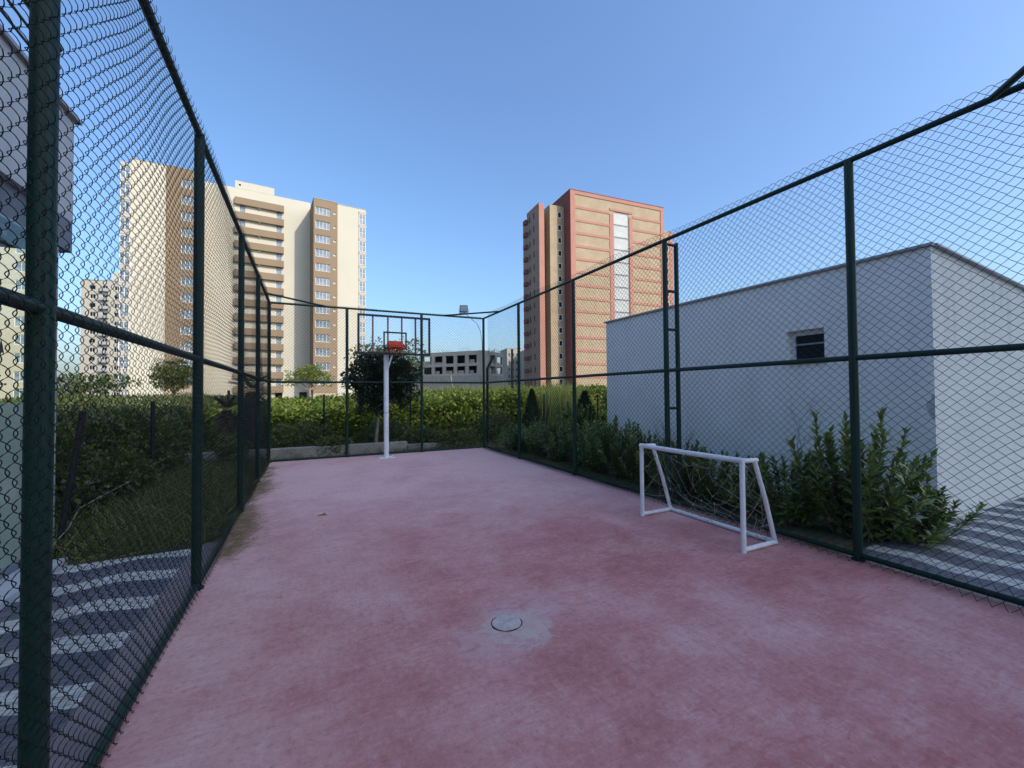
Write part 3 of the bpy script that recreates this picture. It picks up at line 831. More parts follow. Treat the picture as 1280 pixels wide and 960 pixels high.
hb=empty('hedge',(0,15.3,0)); tag(hb,'sunlit yellow green hedge beyond the back fence and the low concrete wall','hedge')
V,F=hedge_leaves(75000,-3.2,17,15.2,28,hA,.15,'y',.5)
V[:,1]-=15.3
link('foliage',fast_mesh('foliage',V,F,M['hedge']),hb)
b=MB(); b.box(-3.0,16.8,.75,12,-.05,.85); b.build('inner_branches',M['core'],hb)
hB=hfun(lambda x,y: 1.34+.02*np.clip(y-12,0,20),.07,2)
hl=empty('hedge',(-3.2,6.4,0)); tag(hl,'dim hedge beyond the left fence behind the sagging wire','hedge')
V,F=hedge_leaves(62000,-11,-3.0,6.3,30,hB,.095,'x',.62,.4)
v2,f2=hedge_leaves(9000,-11,-3.0,6.3,7.2,hB,.095,'y',.7,.4)
V=np.concatenate([V,v2]); F=np.concatenate([F,f2+len(V)-len(v2)])
V-=np.array([-3.2,6.4,0])
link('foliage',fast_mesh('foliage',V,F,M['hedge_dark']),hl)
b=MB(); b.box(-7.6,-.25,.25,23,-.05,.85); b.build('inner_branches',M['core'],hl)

# ------------------------------------------------------------------ trees
def crown_cloud(n, blobs, L, leafw=.55, shell=.75):
    """leaves spread through several uneven clumps: blobs (x,y,z,rx,rz)"""
    w=np.array([b[3]**2*b[4] for b in blobs]); w/=w.sum(); P=[];A=[];O=[]
    for b_,ww in zip(blobs,w):
        m=max(20,int(n*ww)); d=rdir(m); r=rng.uniform(0,1,(m,1))**(1/(2.2+2*shell))
        r*=1+.18*np.sin(d[:,:1]*7+b_[0]*9)+.12*np.sin(d[:,2:]*11+b_[1]*5)
        P.append(np.array(b_[:3])+d*r*np.array([b_[3],b_[3],b_[4]])); A.append(unit(d+rdir(m)*.9))
    P=np.concatenate(P);A=np.concatenate(A); Ls=L*rng.uniform(.6,1.3,len(P))
    return quads(P,A,rdir(len(P),.5),Ls,Ls*leafw)
def tree(name,label,cat,loc,h_tr,r_tr,blobs,n,L,leafmat,barkmat,limbs=True,group=None,lean=(0,0)):
    o=tag(empty(name,loc),label,cat,group)
    b=MB(); top=Vector((lean[0],lean[1],h_tr))
    b.tube([(0,0,-.1),(lean[0]*.4+.01*h_tr,lean[1]*.4,h_tr*.5),tuple(top)],[r_tr*1.2,r_tr,r_tr*.75],8)
    if limbs:
        for q in blobs:
            c=Vector(q[:3]); m=(top+c)/2+Vector((0,0,-.08*h_tr))
            b.tube([tuple(top-Vector((0,0,.1*h_tr))),tuple(m),tuple(c)],[r_tr*.6,r_tr*.4,r_tr*.15],6,cap=False)
    b.build('trunk',barkmat,o,True)
    V,F=crown_cloud(n,blobs,L)
    link('crown',fast_mesh('crown',V,F,leafmat),o)
    return o
rng=np.random.default_rng(3)
tree('tree','dark leafy tree with a thin pale trunk right behind the basketball hoop','tree',(1.76,12.72,-.02),1.25,.045,
     [(.1,0,1.85,.62,.55),(-.35,.1,2.2,.48,.42),(.62,-.05,2.1,.55,.5),(.25,.1,2.55,.62,.40),(-.1,0,1.45,.45,.35),(.85,.1,1.65,.42,.35),(-.62,0,2.0,.26,.2),(1.15,0,2.25,.26,.22),(-.28,.05,2.85,.22,.25),(.45,0,2.85,.3,.22),(.05,0,3.1,.12,.25)],
     15000,.085,M['tree_dark'],M['bark_pale'],lean=(.12,0))
tree('tree','loose grey green tree behind the dark tree, seen through the backboard','tree',(4.0,21.0,0),2.2,.10,
     [(0,0,3.0,1.1,1.0),(-.9,0,3.3,.8,.8),(.6,0,3.6,.8,.8),(-1.6,.3,3.5,.55,.6),(-2.1,0,3.4,.35,.5)],3200,.13,M['tree_mid'],M['bark'])
tree('tree','light green feathery tree in front of the beige tower\'s tan strip','tree',(.2,55.5,0),2.4,.16,
     [(0,0,4.0,1.5,.9),(-1.4,0,3.7,1.2,.7),(1.4,0,3.6,1.2,.7),(.3,0,4.6,1.2,.6),(-2.1,0,3.0,.8,.4),(2.0,0,3.0,.7,.4)],2300,.26,M['tree_light'],M['bark_pale'])
tree('tree','round olive green tree before the beige tower\'s left wing','tree',(-12.9,56.3,0),2.0,.16,
     [(0,0,4.3,1.7,1.3),(-.8,0,3.6,1.3,1.1),(.9,0,3.7,1.3,1.1),(0,0,3.0,1.4,.9)],4000,.24,M['hedge_dark'],M['bark'])
tree('tree','dark distant tree at the far left beside the white block','tree',(-34,66,0),3,.2,[(0,0,3.6,2.2,1.6),(-2,0,3.2,1.8,1.2),(1.8,0,2.9,1.7,1.2)],1500,.4,M['tree_dark'],M['bark'],group=None)
tree('tree','broad dark tree low in front of the white block','tree',(-27.5,72,0),2,.2,[(0,0,3.0,2.6,1.3),(2.6,0,3.0,2.2,1.4),(-2,0,2.4,1.6,1.0),(5,0,3.5,2.0,.9)],1900,.4,M['tree_mid'],M['bark'])
for i,(x,y,s,lab) in enumerate(((-8.6,12.4,1.0,'sunlit yellow green bush above the left hedge beside the near post'),(-9.8,14.5,1.25,'larger sunlit bush at the far left above the hedge'),(-7.4,16.5,.85,'small sunlit bush behind the black slanted post'))):
    tree('bush',lab,'bush',(x,y,0),.7*s,.05,[(0,0,1.15*s,.8*s,.62*s),(.5*s,.1,1.35*s,.5*s,.45*s),(-.55*s,0,1.3*s,.55*s,.42*s)],2600,.12,M['hedge'],M['bark'])
for (x,y,sx_,h,lab,mt) in ((3.95,12.25,.75,.55,'brownish bush overgrowing the right length of the low wall','under'),(3.15,12.6,.8,.62,'dim weedy bush behind the low wall, right of the hoop pole','hedge_dark'),(.62,12.3,.55,.5,'small weedy bush at the low wall left of the dark tree trunk','under'),(-.2,13.6,1.2,.85,'dim bush behind the left length of the low wall','hedge_dark'),(5.6,13.0,.9,1.05,'dark bush outside the back right corner around the bent pole','hedge_dark'),(2.3,13.9,1.0,.8,'dim bush below the dark tree','hedge_dark')):
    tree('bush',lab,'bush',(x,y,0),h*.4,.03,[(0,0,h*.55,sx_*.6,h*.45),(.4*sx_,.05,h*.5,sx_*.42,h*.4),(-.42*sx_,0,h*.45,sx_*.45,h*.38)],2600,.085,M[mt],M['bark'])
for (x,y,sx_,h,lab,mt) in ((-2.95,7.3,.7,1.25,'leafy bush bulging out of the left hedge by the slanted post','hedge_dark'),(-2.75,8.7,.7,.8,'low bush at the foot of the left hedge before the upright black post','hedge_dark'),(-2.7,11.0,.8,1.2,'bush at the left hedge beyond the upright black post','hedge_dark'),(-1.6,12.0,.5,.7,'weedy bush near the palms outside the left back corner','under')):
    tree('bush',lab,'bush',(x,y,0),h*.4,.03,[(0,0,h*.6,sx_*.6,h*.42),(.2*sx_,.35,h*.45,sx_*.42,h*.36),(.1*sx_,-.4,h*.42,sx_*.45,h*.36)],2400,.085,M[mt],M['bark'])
# small conifer and a darker neighbour
def conifer(loc,h,r,label,n=3200,L=.10):
    o=tag(empty('conifer',loc),label,'conifer')
    b=MB(); b.tube([(0,0,-.05),(0,0,h*.9)],[.035,.008],6); b.build('trunk',M['bark'],o,True)
    t=rng.uniform(0.03,1,n); a=rng.uniform(0,6.283,n); rad=r*(1-t)**.8*np.sqrt(rng.uniform(.25,1,n))*(1+.2*np.sin(a*5+t*30))
    P=np.stack([rad*np.cos(a),rad*np.sin(a),.08+t*(h-.08)],1); A=np.stack([np.cos(a)*.5,np.sin(a)*.5,np.full(n,.9)],1)+rdir(n)*.45
    V,F=quads(P,A,rdir(n),L*rng.uniform(.6,1.2,n),L*.3)
    link('crown',fast_mesh('crown',V,F,M['conifer']),o)
conifer((6.85,12.5,0),1.72,.42,'small cone shaped conifer beyond the right fence, by the back corner')
conifer((6.75,9.35,0),1.62,.55,'wide dark conifer standing near the far end of the white wall',3600)
# reeds rising above the hedge
def reeds(loc,w,h,n,label):
    P=np.stack([rng.normal(0,w,n),rng.normal(0,w*.6,n),np.zeros(n)+.1],1); A=np.stack([rng.normal(0,.16,n),rng.normal(0,.16,n),np.ones(n)],1)
    V,F=blades(P,A,h*rng.uniform(.75,1.08,n),.022,.16)
    tag(link('reed_clump',fast_mesh('reed_clump',V,F,M['reed']),loc=loc),label,'reeds')
reeds((8.1,18.0,0),1.0,2.05,900,'pale reed clump above the hedge behind the bent pole')
reeds((9.4,15.2,0),.5,1.95,700,'pale reed clump between the two slim posts before the red tower')
reeds((10.6,15.6,0),.55,1.95,700,'pale reed clump at the far corner of the white building')
reeds((6.6,20.0,0),1.2,2.0,900,'pale reed clump above the hedge before the concrete frame building')
# yucca-like palm behind the left fence
def palm(loc,h,label,nf=22,fl=.62):
    o=tag(empty('palm',loc),label,'palm')
    b=MB(); b.tube([(0,0,-.1),(.02,0,h*.5),(0,0,h)],[.13,.11,.09],9); b.build('trunk',M['thatch'],o,True)
    P=[];A=[];L=[];
    for k in range(900):
        z=h*rng.uniform(.15,1.0); a=rng.uniform(0,6.283); P.append((.10*math.cos(a),.10*math.sin(a),z)); A.append((math.cos(a),math.sin(a),rng.uniform(-1.8,-.3))); L.append(rng.uniform(.15,.4))
    V,F=blades(np.array(P),np.array(A),np.array(L),.02,.3); link('dry_skirt',fast_mesh('dry_skirt',V,F,M['thatch']),o)
    P=[];A=[];N=[];L=[]
    for k in range(nf):
        a=k*2.4; el=rng.uniform(-.2,1.2); d=np.array([math.cos(a)*math.cos(el),math.sin(a)*math.cos(el),math.sin(el)])
        for t in np.linspace(.1,1,14):
            p=np.array([0,0,h])+d*fl*t-np.array([0,0,.25*fl*t*t]); s=np.cross(d,[0,0,1]); s/=np.linalg.norm(s)+1e-6
            for sg in (-1,1):
                P.append(p);A.append(d*.8+s*sg*.7);N.append((0,0,1));L.append(.22*(1-.4*t))
    V,F=quads(np.array(P,float),np.array(A,float),np.array(N,float),np.array(L),.02)
    link('fronds',fast_mesh('fronds',V,F,M['palm']),o)
palm((-1.35,13.3,0),1.75,'shaggy short palm with a dry trunk skirt behind the far left corner post')
palm((-1.95,13.6,0),1.25,'lower shaggy palm left of the taller one behind the left fence',18,.5)

# ------------------------------------------------------------------ low wall, field posts, wire, poles
kw=MB()
kw.bevbox(-2.6,2.55,12.02,12.26,-.1,.29,.012)
tag(kw.build('low_wall',M['kerbwall']),'low weathered concrete wall just behind the back fence, its left length','wall')
kw=MB(); kw.bevbox(2.57,4.2,12.05,12.27,-.1,.20,.012)
tag(kw.build('low_wall',M['kerbwall']),'low weathered concrete wall behind the back fence, overgrown right length','wall')
def fpost(p,q,r,lab):
    p=Vector(p);q=Vector(q); b=MB()
    b.tube([(0,0,0),tuple((q-p)*.5),tuple(q-p)],[r,r,r*.95],8)
    o=tag(b.build('fence_post',M['post_black'],loc=p),lab,'post','slim black posts of the old wire fence'); return o
fpost((-2.39,6.14,-.1),(-2.19,6.14,1.49),.032,'slanted black post of the sagging wire, nearest the paving')
fpost((-2.50,9.60,-.1),(-2.50,9.60,1.55),.034,'upright black post in the middle of the left hedge')
fpost((-2.44,16.0,-.1),(-2.44,16.0,1.63),.040,'black post at the far end of the left hedge, left of the thicker pair')
fpost((-2.30,16.25,-.1),(-2.30,16.25,1.80),.042,'taller black post at the far end of the left hedge')
fpost((.464,14.5,-.1),(.464,14.5,1.65),.030,'slim black post against the hedge left of the dark tree')
fpost((3.178,14.5,-.1),(3.178,14.5,1.60),.030,'slim black post against the hedge right of the white hoop pole')
fpost((8.49,14.5,-.1),(8.49,14.5,1.58),.034,'slim black post right of the small conifer')
fpost((11.14,14.5,-.1),(11.14,14.5,1.56),.034,'slim black post next to the white building\'s far end')
b=MB(); b.tube([(5.15,12.35,-.1),(5.15,12.35,1.4),(5.15,12.35,2.42),(5.40,12.4,2.86)],.042,9)
tag(b.build('bent_pole',M['post_black']),'black pole with a bent top outside the back right corner','pole')
b=MB(); b.tube([(7.82,16,-.1),(7.82,16,3.5)],.05,9); tag(b.build('pole',M['post_black']),'straight black pole in front of the distant white blocks','pole')
b=MB(); b.tube([(18.95,57.7,-.1),(18.75,57.7,1.5),(18.37,57.7,4.3)],.11,8); tag(b.build('utility_pole',M['bark_pale']),'pale leaning wooden pole before the concrete frame building','pole')
b=MB(); pts=[(-2.35,5.5,.03),(-2.33,5.9,.13),(-2.32,6.2,.23)]
for y in np.linspace(6.6,16,14): pts.append((-2.34-.006*y,y,.33+.25*math.sin((y-6.6)/9.4*1.57)+.02*math.sin(y*2.1)))
b.tube(pts,.0042,5); tag(b.build('sagging_wire',M['wire_pale']),'pale sagging wire along the old black posts','wire')

# ------------------------------------------------------------------ windows (shared meshes)
_wc={}
def window(parent,x,y,z,w,h,ncol=1,nrow=1,fr=.07,fm='frame_white',pm='pane',rz=0.0,name='window',label=None):
    key=(round(w,2),round(h,2),ncol,nrow,fr,fm,pm)
    if key not in _wc:
        b=MB(); d0,d1=-.05,.05
        b.box(-w/2,w/2,d0,d1,-h/2,-h/2+fr); b.box(-w/2,w/2,d0,d1,h/2-fr,h/2)
        b.box(-w/2,-w/2+fr,d0,d1,-h/2+fr,h/2-fr); b.box(w/2-fr,w/2,d0,d1,-h/2+fr,h/2-fr)
        for i in range(1,ncol):
            x_=-w/2+w*i/ncol; b.box(x_-fr*.4,x_+fr*.4,d0+.01,d1-.01,-h/2+fr,h/2-fr)
        for i in range(1,nrow):
            z_=-h/2+h*i/nrow; b.box(-w/2+fr,w/2-fr,d0+.015,d1-.015,z_-fr*.4,z_+fr*.4)
        p=MB(); p.quad((-w/2+fr,0,-h/2+fr),(w/2-fr,0,-h/2+fr),(w/2-fr,0,h/2-fr),(-w/2+fr,0,h/2-fr))
        _wc[key]=(b.mesh('window',M[fm]),p.mesh('pane',M[pm]))
    a,p=_wc[key]
    o=link(name,a,parent,(x,y,z),rz); link('pane',p,o)
    return o

# ------------------------------------------------------------------ white building on the right
WB=tag(empty('white_building',(7.0,2.378,0)),'low white flat roofed building with a small window beyond the right fence','building')
# long wall faces -X: build it in a local frame where +x runs along world -Y
def wall_local(w0,w1,zt0,zt1):
    pass
wy0,wy1=2.378,8.72; hz0=3.45
b=MB()
win=(3.60,4.15,2.10,2.60)      # world y0,y1,z0,z1
b.facade(-wy1,-wy0,-.05,hz0,0,[(-win[1],-win[0],win[2],win[3])],.17)
o=b.build('wall',M['white_wall'],WB); o.rotation_euler=(0,0,R(-90)); o.location=(0,-2.378,0)
b=MB()
L_=9.5; drop=.72
b.quad((0,0,-.05),(L_,0,-.05),(L_,0,hz0-drop),(0,0,hz0))
b.build('end_wall',M['white_end'],WB)
b=MB(); D_=wy1-wy0
b.quad((L_,D_,-.05),(0,D_,-.05),(0,D_,hz0),(L_,D_,hz0-drop)); b.quad((L_,0,-.05),(L_,D_,-.05),(L_,D_,hz0-drop),(L_,0,hz0-drop)); b.build('rear_wall',M['white_wall'],WB)
b=MB(); b.quad((0,0,hz0-.03),(L_,0,hz0-drop-.03),(L_,D_,hz0-drop-.03),(0,D_,hz0-.03)); b.build('roof',M['trim'],WB)
b=MB()
b.bar((0.0,-.03,hz0+.012),(0.0,D_+.03,hz0+.012),.10,.035)
b.bar((.05,0.0,hz0+.010),(L_,0.0,hz0+.010-drop*(L_-.05)/L_),.10,.035)
b.build('roof_edge_trim',M['trim'],WB)
wo=empty('window',(.12,(win[0]+win[1])/2-2.378,(win[2]+win[3])/2),R(-90)); wo.parent=WB
w_,h_=win[1]-win[0],win[3]-win[2]
b=MB(); f=.075
b.box(-w_/2,w_/2,-.02,.03,h_/2-f,h_/2); b.box(-w_/2,w_/2,-.02,.03,-h_/2,-h_/2+.045)
b.box(-w_/2,-w_/2+f,-.02,.03,-h_/2+.045,h_/2-f); b.box(w_/2-.035,w_/2,-.02,.03,-h_/2+.045,h_/2-f)
b.build('frame',M['frame_white'],wo)
b=MB(); b.quad((-w_/2+f,.01,-h_/2+.045),(w_/2-.035,.01,-h_/2+.045),(w_/2-.035,.01,h_/2-f),(-w_/2+f,.01,h_/2-f)); b.build('pane',M['pane_dark'],wo)
b=MB(); b.box(-w_/2+f,w_/2-.035,-.012,.004,.02,.045); b.build('sash_bar',M['trim'],wo)
b=MB(); b.box(-w_/2-.02,w_/2+.02,-.16,-.03,-h_/2-.03,-h_/2+.004); b.build('sill',M['frame_white'],wo)
# chipped render at the wall corner
pts=[(.004,1.60),(.03,1.57),(.035,1.52),(.075,1.49),(.085,1.42),(.055,1.38),(.06,1.33),(.03,1.29),(.004,1.26)]
ch=MB(); n=len(pts)
for y,z in pts: ch.v.append((-.003,y,z))
ch.f.append(tuple(range(n)))
ch.build('chipped_patch',M['chip'],WB)
# gravelly debris at the wall foot
# ------------------------------------------------------------------ pavilion on the left
PV=tag(empty('pavilion',(-2.43,6.5,0)),'pale flat roofed pavilion with glass wall beyond the left fence','building')
def pv(name,x0,x1,y0,y1,z0,z1,m): 
    b=MB(); b.box(x0+2.43,x1+2.43,y0-6.5,y1-6.5,z0,z1); return b.build(name,M[m],PV)
pv('fascia',-14,-2.43,-8,6.5,3.64,4.82,'fascia')
pv('end_panel',-2.70,-2.433,6.20,6.497,3.29,3.638,'fascia_dark')
pv('lintel',-13.9,-2.50,-8,6.19,3.30,3.638,'fascia_dark')
b=MB(); b.box(-11.4,-.04,-14.5,-.05,3.27,3.298)
b.build('soffit',M['soffit'],PV)
for y in (-.9,-2.2,-3.5,-4.8,-6.1):
    b=MB(); b.box(-11.4,-.12,y-.12,y,3.16,3.268); b.build('beam',M['fascia_dark'],PV)
pv('coping',-14.05,-2.38,-8.05,6.56,4.822,4.86,'trim')
pv('floor',-14,-2.46,-8,6.4,-.05,.06,'step')
pv('step',-2.45,-2.14,-8,5.72,-.05,.05,'step')
pv('base_frame',-2.452,-2.41,-8,6.19,.062,.12,'fascia_dark')
b=MB(); b.box(-.02,-.008,-14.5,-.31,.122,3.268); b.build('glass_wall',M['glass'],PV)
for y in (2.55,-.6):
    b=MB(); b.box(-.03,.004,y-6.5-.02,y-6.5+.02,.122,3.266); b.build('mullion',M['fascia_dark'],PV)
b=MB(); b.box(-.028,.001,-.312,-.298,.122,3.266); b.build('edge_trim',M['trim'],PV)
pv('reflection_pane',-2.445,-2.4385,-8,6.188,.122,1.60,'lower_reflect')  # added pane, its tint stands in for the lower glass's reflections and see-through view
pv('back_wall',-14,-13.7,-8,6.4,.06,3.26,'fascia')
# roof guard rail
RL=tag(empty('roof_railing',(-2.43,6.2,4.86)),'dark railing of four bars on the pavilion roof edge','railing')
for z,r in ((.58,.030),(.36,.013),(.19,.013),(.03,.013)):
    b=MB(); b.tube([(0,-14,z),(0,-.12,z),(0,-.03,z),(-.03,0,z-.01),(-.09,0.02,z-.02)],r,8); b.build('bar',M['rail_dark'],RL,True)
for y in (-.25,-1.9,-3.6,-5.3): 
    b=MB(); b.tube([(-.03,y,.0),(-.03,y,.58)],.018,8); b.build('upright',M['rail_dark'],RL,True)
# dark bird sticker on the glass
bd=MB(); bp=[(0,0),(.05,.07),(.075,.14),(.10,.08),(.12,.0),(.09,.03),(.05,-.02),(-.02,-.07)]
for y,z in bp: bd.v.append((.0,y,z))
for y,z in bp: bd.v.append((.002,y,z))
n=len(bp); bd.f.append(tuple(range(n))); bd.f.append(tuple(range(2*n-1,n-1,-1)))
for i in range(n): bd.f.append((i,(i+1)%n,n+(i+1)%n,n+i))
tag(bd.build('bird_decal',M['rail_dark'],loc=(-2.436,5.22,2.02)),'small black bird shaped sticker on the pavilion glass','sticker')

# ------------------------------------------------------------------ beige tower
ang=math.atan2(3.9,41.8)
BT=tag(empty('apartment_tower',(1.1,100.8,0),ang),'beige and tan apartment tower with stacked balconies','tower')
SP=3.13; NF=14
zc=[1.5+SP*k for k in range(NF)]
hw=1.72
def cols(x0,x1,lst,hh=hw): return [(x0,x1,z-hh/2,z+hh/2) for z in lst]
hb_=cols(.40,3.40,zc[1:]); sm=cols(4.05,4.55,zc[1:],.5)
b=MB(); b.block(4.9,11.0,0,13,0,44.5,[]); b.build('wall',M['cream'],BT)
b=MB(); b.block(-30.2,-25.2,0,13,0,44.9,[]); b.build('wall',M['cream'],BT)
b=MB(); b.block(0,4.9,-.08,12.9,1.9,44.75,hb_+sm,.22); b.build('tan_wall',M['tan'],BT); b=MB()
hb2=cols(-22.9,-20.9,zc[1:])
b.block(-25.2,-19.9,-.08,12.9,0,45.0,hb2,.22); b.build('tan_wall',M['tan'],BT)
b=MB(); b.box(0,4.9,-.07,3,0,1.88); b.build('plinth',M['stone'],BT); b=MB(); b.box(-25.3,-19.8,-.14,2,0,3.4); b.build('plinth',M['stone'],BT)
dz=[(zz+.25) for zz in zc]
doors=[(-6.95,-5.75,z-1.3,z+1.0) for z in zc[1:]]+[(-13.9,-12.7,z-1.3,z+1.0) for z in zc[1:]]
b=MB(); b.block(-19.95,.05,7,14,0,46.4,doors+[(-7.0,-5.6,.2,2.0)],.2); b.block(-14.64,-7.3,6.98,12,46.4,48.0,[]); b.build('recess_wall',M['cream'],BT)
b=MB(); b.box(-2.2,-.6,6.93,6.99,-.0,2.2); b.build('door',M['dark_in'],BT)
for z in zc[1:]:
    window(BT,1.9,.10,z,3.0,hw,4,1,.09)
    window(BT,4.3,.08,z,.5,.5,1,1,.08,'frame_white','pane_pale',name='vent')
    window(BT,-21.9,.10,z,2.0,hw,3,1,.09)
    window(BT,-6.35,7.12,z-.15,1.2,2.3,1,1,.08,'frame_white','pane',name='balcony_door')
    window(BT,-13.3,7.12,z-.15,1.2,2.3,1,1,.08,'frame_white','pane',name='balcony_door')
    # glazed corner balconies at both ends
    window(BT,10.25,-.10,z-.1,1.45,2.45,2,2,.10,name='corner_window')
    window(BT,-30.9,-.10,z-.1,1.4,2.3,2,2,.10,name='corner_window')
# stacked balconies
bm=MB(); bm.box(-14.7,-5.4,6.35,6.5,-.95,.5); bm.box(-14.7,-14.55,6.5,6.99,-.95,.5); bm.box(-5.55,-5.4,6.5,6.99,-.95,.5)
par=bm.mesh('parapet',M['tan_par'])
bs=MB(); bs.box(-14.5,-5.6,6.51,6.99,-.93,-.8); bs.box(-10.3,-10.0,6.55,6.9,-1.2,-.96); slab=bs.mesh('slab',M['cream2'])
for z in zc:
    zt=z+1.56
    o=link('balcony',par,BT,(0,0,zt)); link('slab',slab,o)
# white bands that wrap the glazed corners
b=MB(); b.box(9.5,11.15,-.2,.9,1.16,1.71); cb1=b.mesh('corner_band',M['cream2'])
b=MB(); b.box(-31.6,-30.19,-.2,.9,1.16,1.76); cb2=b.mesh('corner_band',M['cream2'])
for z in zc:
    link('corner_band',cb1,BT,(0,0,z)); link('corner_band',cb2,BT,(0,0,z))
b=MB(); b.box(-31.55,-30.21,.0,8,0,44); b.build('side_wall',M['greyw'],BT)
b=MB(); b.box(4.85,11.05,-.06,13.05,44.51,44.62); b.box(-30.3,-25.15,-.06,13.05,44.91,45.02); b.box(-.05,4.95,-.14,13,44.76,44.87); b.box(-25.25,-19.85,-.14,13,45.01,45.12); b.build('roof_coping',M['trim'],BT)
b=MB(); b.box(-14.0,-13.6,6.96,6.975,47.0,47.35); b.build('roof_vent',M['dark_in'],BT)

# ------------------------------------------------------------------ red banded tower
ang=math.atan2(-2.7,42.3)
RT=tag(empty('apartment_tower',(55.1,81.1,0),ang),'unfinished tower of tan brick with pink bands','tower')
zb=[45.2-3.07*k for k in range(15)]
b=MB(); b.block(.01,27.59,0,16,0,49.0,[(12.1,16.6,0,45.8)],.3); b.build('brick_wall',M['brick'],RT)
b=MB()
b.box(-.06,1.25,-.14,.0-.003,0,49.1); b.box(26.6,27.65,-.14,-.003,0,48.2); b.box(1.26,27.65,-.14,-.003,48.22,49.1)
b.box(10.9,12.0,-.12,-.003,0,45.0); b.box(16.7,17.7,-.12,-.003,0,45.0)
for z in zb:
    b.box(1.26,10.89,-.10,-.003,z-.30,z+.30); b.box(17.71,26.59,-.10,-.003,z-.30,z+.30)
b.box(10.9,17.7,-.125,-.003,45.9,46.4)
b.build('pink_bands',M['pink'],RT)
b=MB(); b.box(-.10,-.062,-.13,15.9,0,49.1); b.build('side_wall',M['maroon'],RT)
b=MB(); b.box(-.14,27.7,-.2,16.1,49.11,49.25); b.build('roof_coping',M['maroon'],RT)
for k in range(15):
    z=zb[k]-1.0
    window(RT,14.35,.12,z,4.4,2.95,1,1,.16,'trim','pane_pale',name='stair_window')
# left group of blocks, set back
OFF=2.8
zs=[44.0-3.07*k for k in range(15)]
mh_=[(-1.9,-.75,z-.75,z+.75) for z in zs]
b=MB(); b.block(-3.96,-.11,OFF,15,0,46.1,mh_,.25); b.build('cream_wall',M['brick'],RT)
b=MB(); b.block(-5.45,-3.97,OFF+4.0,15,0,45.6,[(-5.0,-4.2,z-.6,z+.6) for z in zs],.2); b.build('recess_wall',M['brownw'],RT)
b=MB(); b.box(-6.79,-5.46,OFF-.02,OFF+.45,0,46.0); b.build('pink_pilaster',M['pink'],RT)
b=MB(); b.box(-6.5,-5.46,OFF+.46,9.6,0,45.3); b.build('core_wall',M['brownw'],RT)
sp=MB()
hol=[]
for z in zs: hol+= [(-8.3,-7.7,z-.75,z+.65),(-6.0,-5.4,z-.75,z+.65)]
sp.facade(-9.6,-2.95,0,45.4,0,hol,.15)
o=sp.build('left_wall',M['brownw'],RT); o.rotation_euler=(0,0,R(-90)); o.location=(-6.78,0,0)
b=MB(); b.box(-6.84,-6.79,2.81,9.6,45.4,46.1); b.build('side_trim',M['pink'],RT)
for z in zs:
    window(RT,-1.33,OFF+.10,z,1.1,1.5,1,1,.16,'frame_white','pane_dark')
    b=None
dk=MB(); dk.quad((-.0,0,-.7),(.6,0,-.7),(.6,0,.7),(0,0,.7)); dkm=dk.mesh('pane',M['pane_dark'])
dk2=MB(); dk2.quad((-.4,0,-.6),(.4,0,-.6),(.4,0,.6),(-.4,0,.6)); dkm2=dk2.mesh('pane',M['pane_dark'])
for z in zs:
    for yy in (8.3,6.0): link('window_opening',dkm,RT,(-6.72,yy,z-.05),R(-90))
    link('window_opening',dkm2,RT,(-4.6,OFF+4.15,z))
bb=MB(); bb.box(-7.55,-6.85,8.9,10.4,-.5,.5); bbm=bb.mesh('balcony',M['maroon'])
bs=MB(); bs.box(-7.62,-6.86,8.7,12.4,.56,1.6); bsm=bs.mesh('balcony_recess',M['dark_in'])
for z in zs:
    o=link('balcony',bbm,RT,(0,0,z-.2))
b=MB(); b.box(27.66,34.3,4.0,14,0,45.2); b.build('rear_wall',M['brick'],RT)
b=MB(); b.box(33.2,34.35,3.9,3.995,0,45.3)
for z in zb[1:]: b.box(27.7,33.19,3.93,3.997,z-.24,z+.24)
b.build('rear_bands',M['pink'],RT)
for z in zs[1:]: window(RT,32.4,3.96,z-.5,.9,1.5,1,1,.1,'frame_white','pane_dark')

# ------------------------------------------------------------------ concrete frame building
def seg(A_,B_):
    d=Vector((B_[0]-A_[0],B_[1]-A_[1])); return math.atan2(d.y,d.x), d.length
CB=tag(empty('concrete_building',(32.4,130.9,0)),'unfinished grey concrete frame building with open upper floors','building')
def cface(A_,B_,nb,open_z,wall_top,H,name,extra=()):
    a,l=seg(A_,B_); loc=(A_[0]-32.4,A_[1]-130.9,0)
    holes=[]
    bw=l/nb
    for i in range(nb):
        for (q0,q1) in open_z: holes.append((i*bw+.55,(i+1)*bw-.55,q0,q1))
    holes+=list(extra)
    b=MB(); b.facade(0,l,0,H,0,holes,.5)
    o=b.build(name,M['conc'],CB,loc=loc,rz=a)
    b=MB(); b.box(0.05,l-.05,-.06,-.003,.4,3.2); b.box(.05,l-.05,-.06,-.003,4.1,7.0); b.build('block_infill',M['block'],o)
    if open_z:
        b=MB(); b.box(.3,l*.86,4.0,4.2,7.3,13.6 if len(open_z)>1 else 9.9); b.build('shade_backing',M['dark_in'],o)  # dark backing added, shade of the open floors put into its colour
    for i in range(nb):     # broken infill, a column or a brace inside each bay
        for j,(q0,q1) in enumerate(open_z):
            r_=random.Random(i*7+j); b=MB()
            if r_.random()<.6: b.box(i*bw+.56,i*bw+.56+r_.uniform(.3,.6)*bw,.6,.8,q0,q0+r_.uniform(.5,1.2))
            b.box(i*bw+bw*.45,i*bw+bw*.45+.5,2.5,3.0,q0,q1)
            b.build('inner_column',M['block'],o)
    return o
OP=((7.6,9.8),(10.7,13.1))
cface((32.4,130.9),(45.6,115.9),5,OP,7,14.3,'wall',((18.2,19.4,4.6,6.3),(18.2,19.4,1.6,3.0)))
cface((45.6,115.9),(49.2,116.3),1,(),7,14.4,'wall')
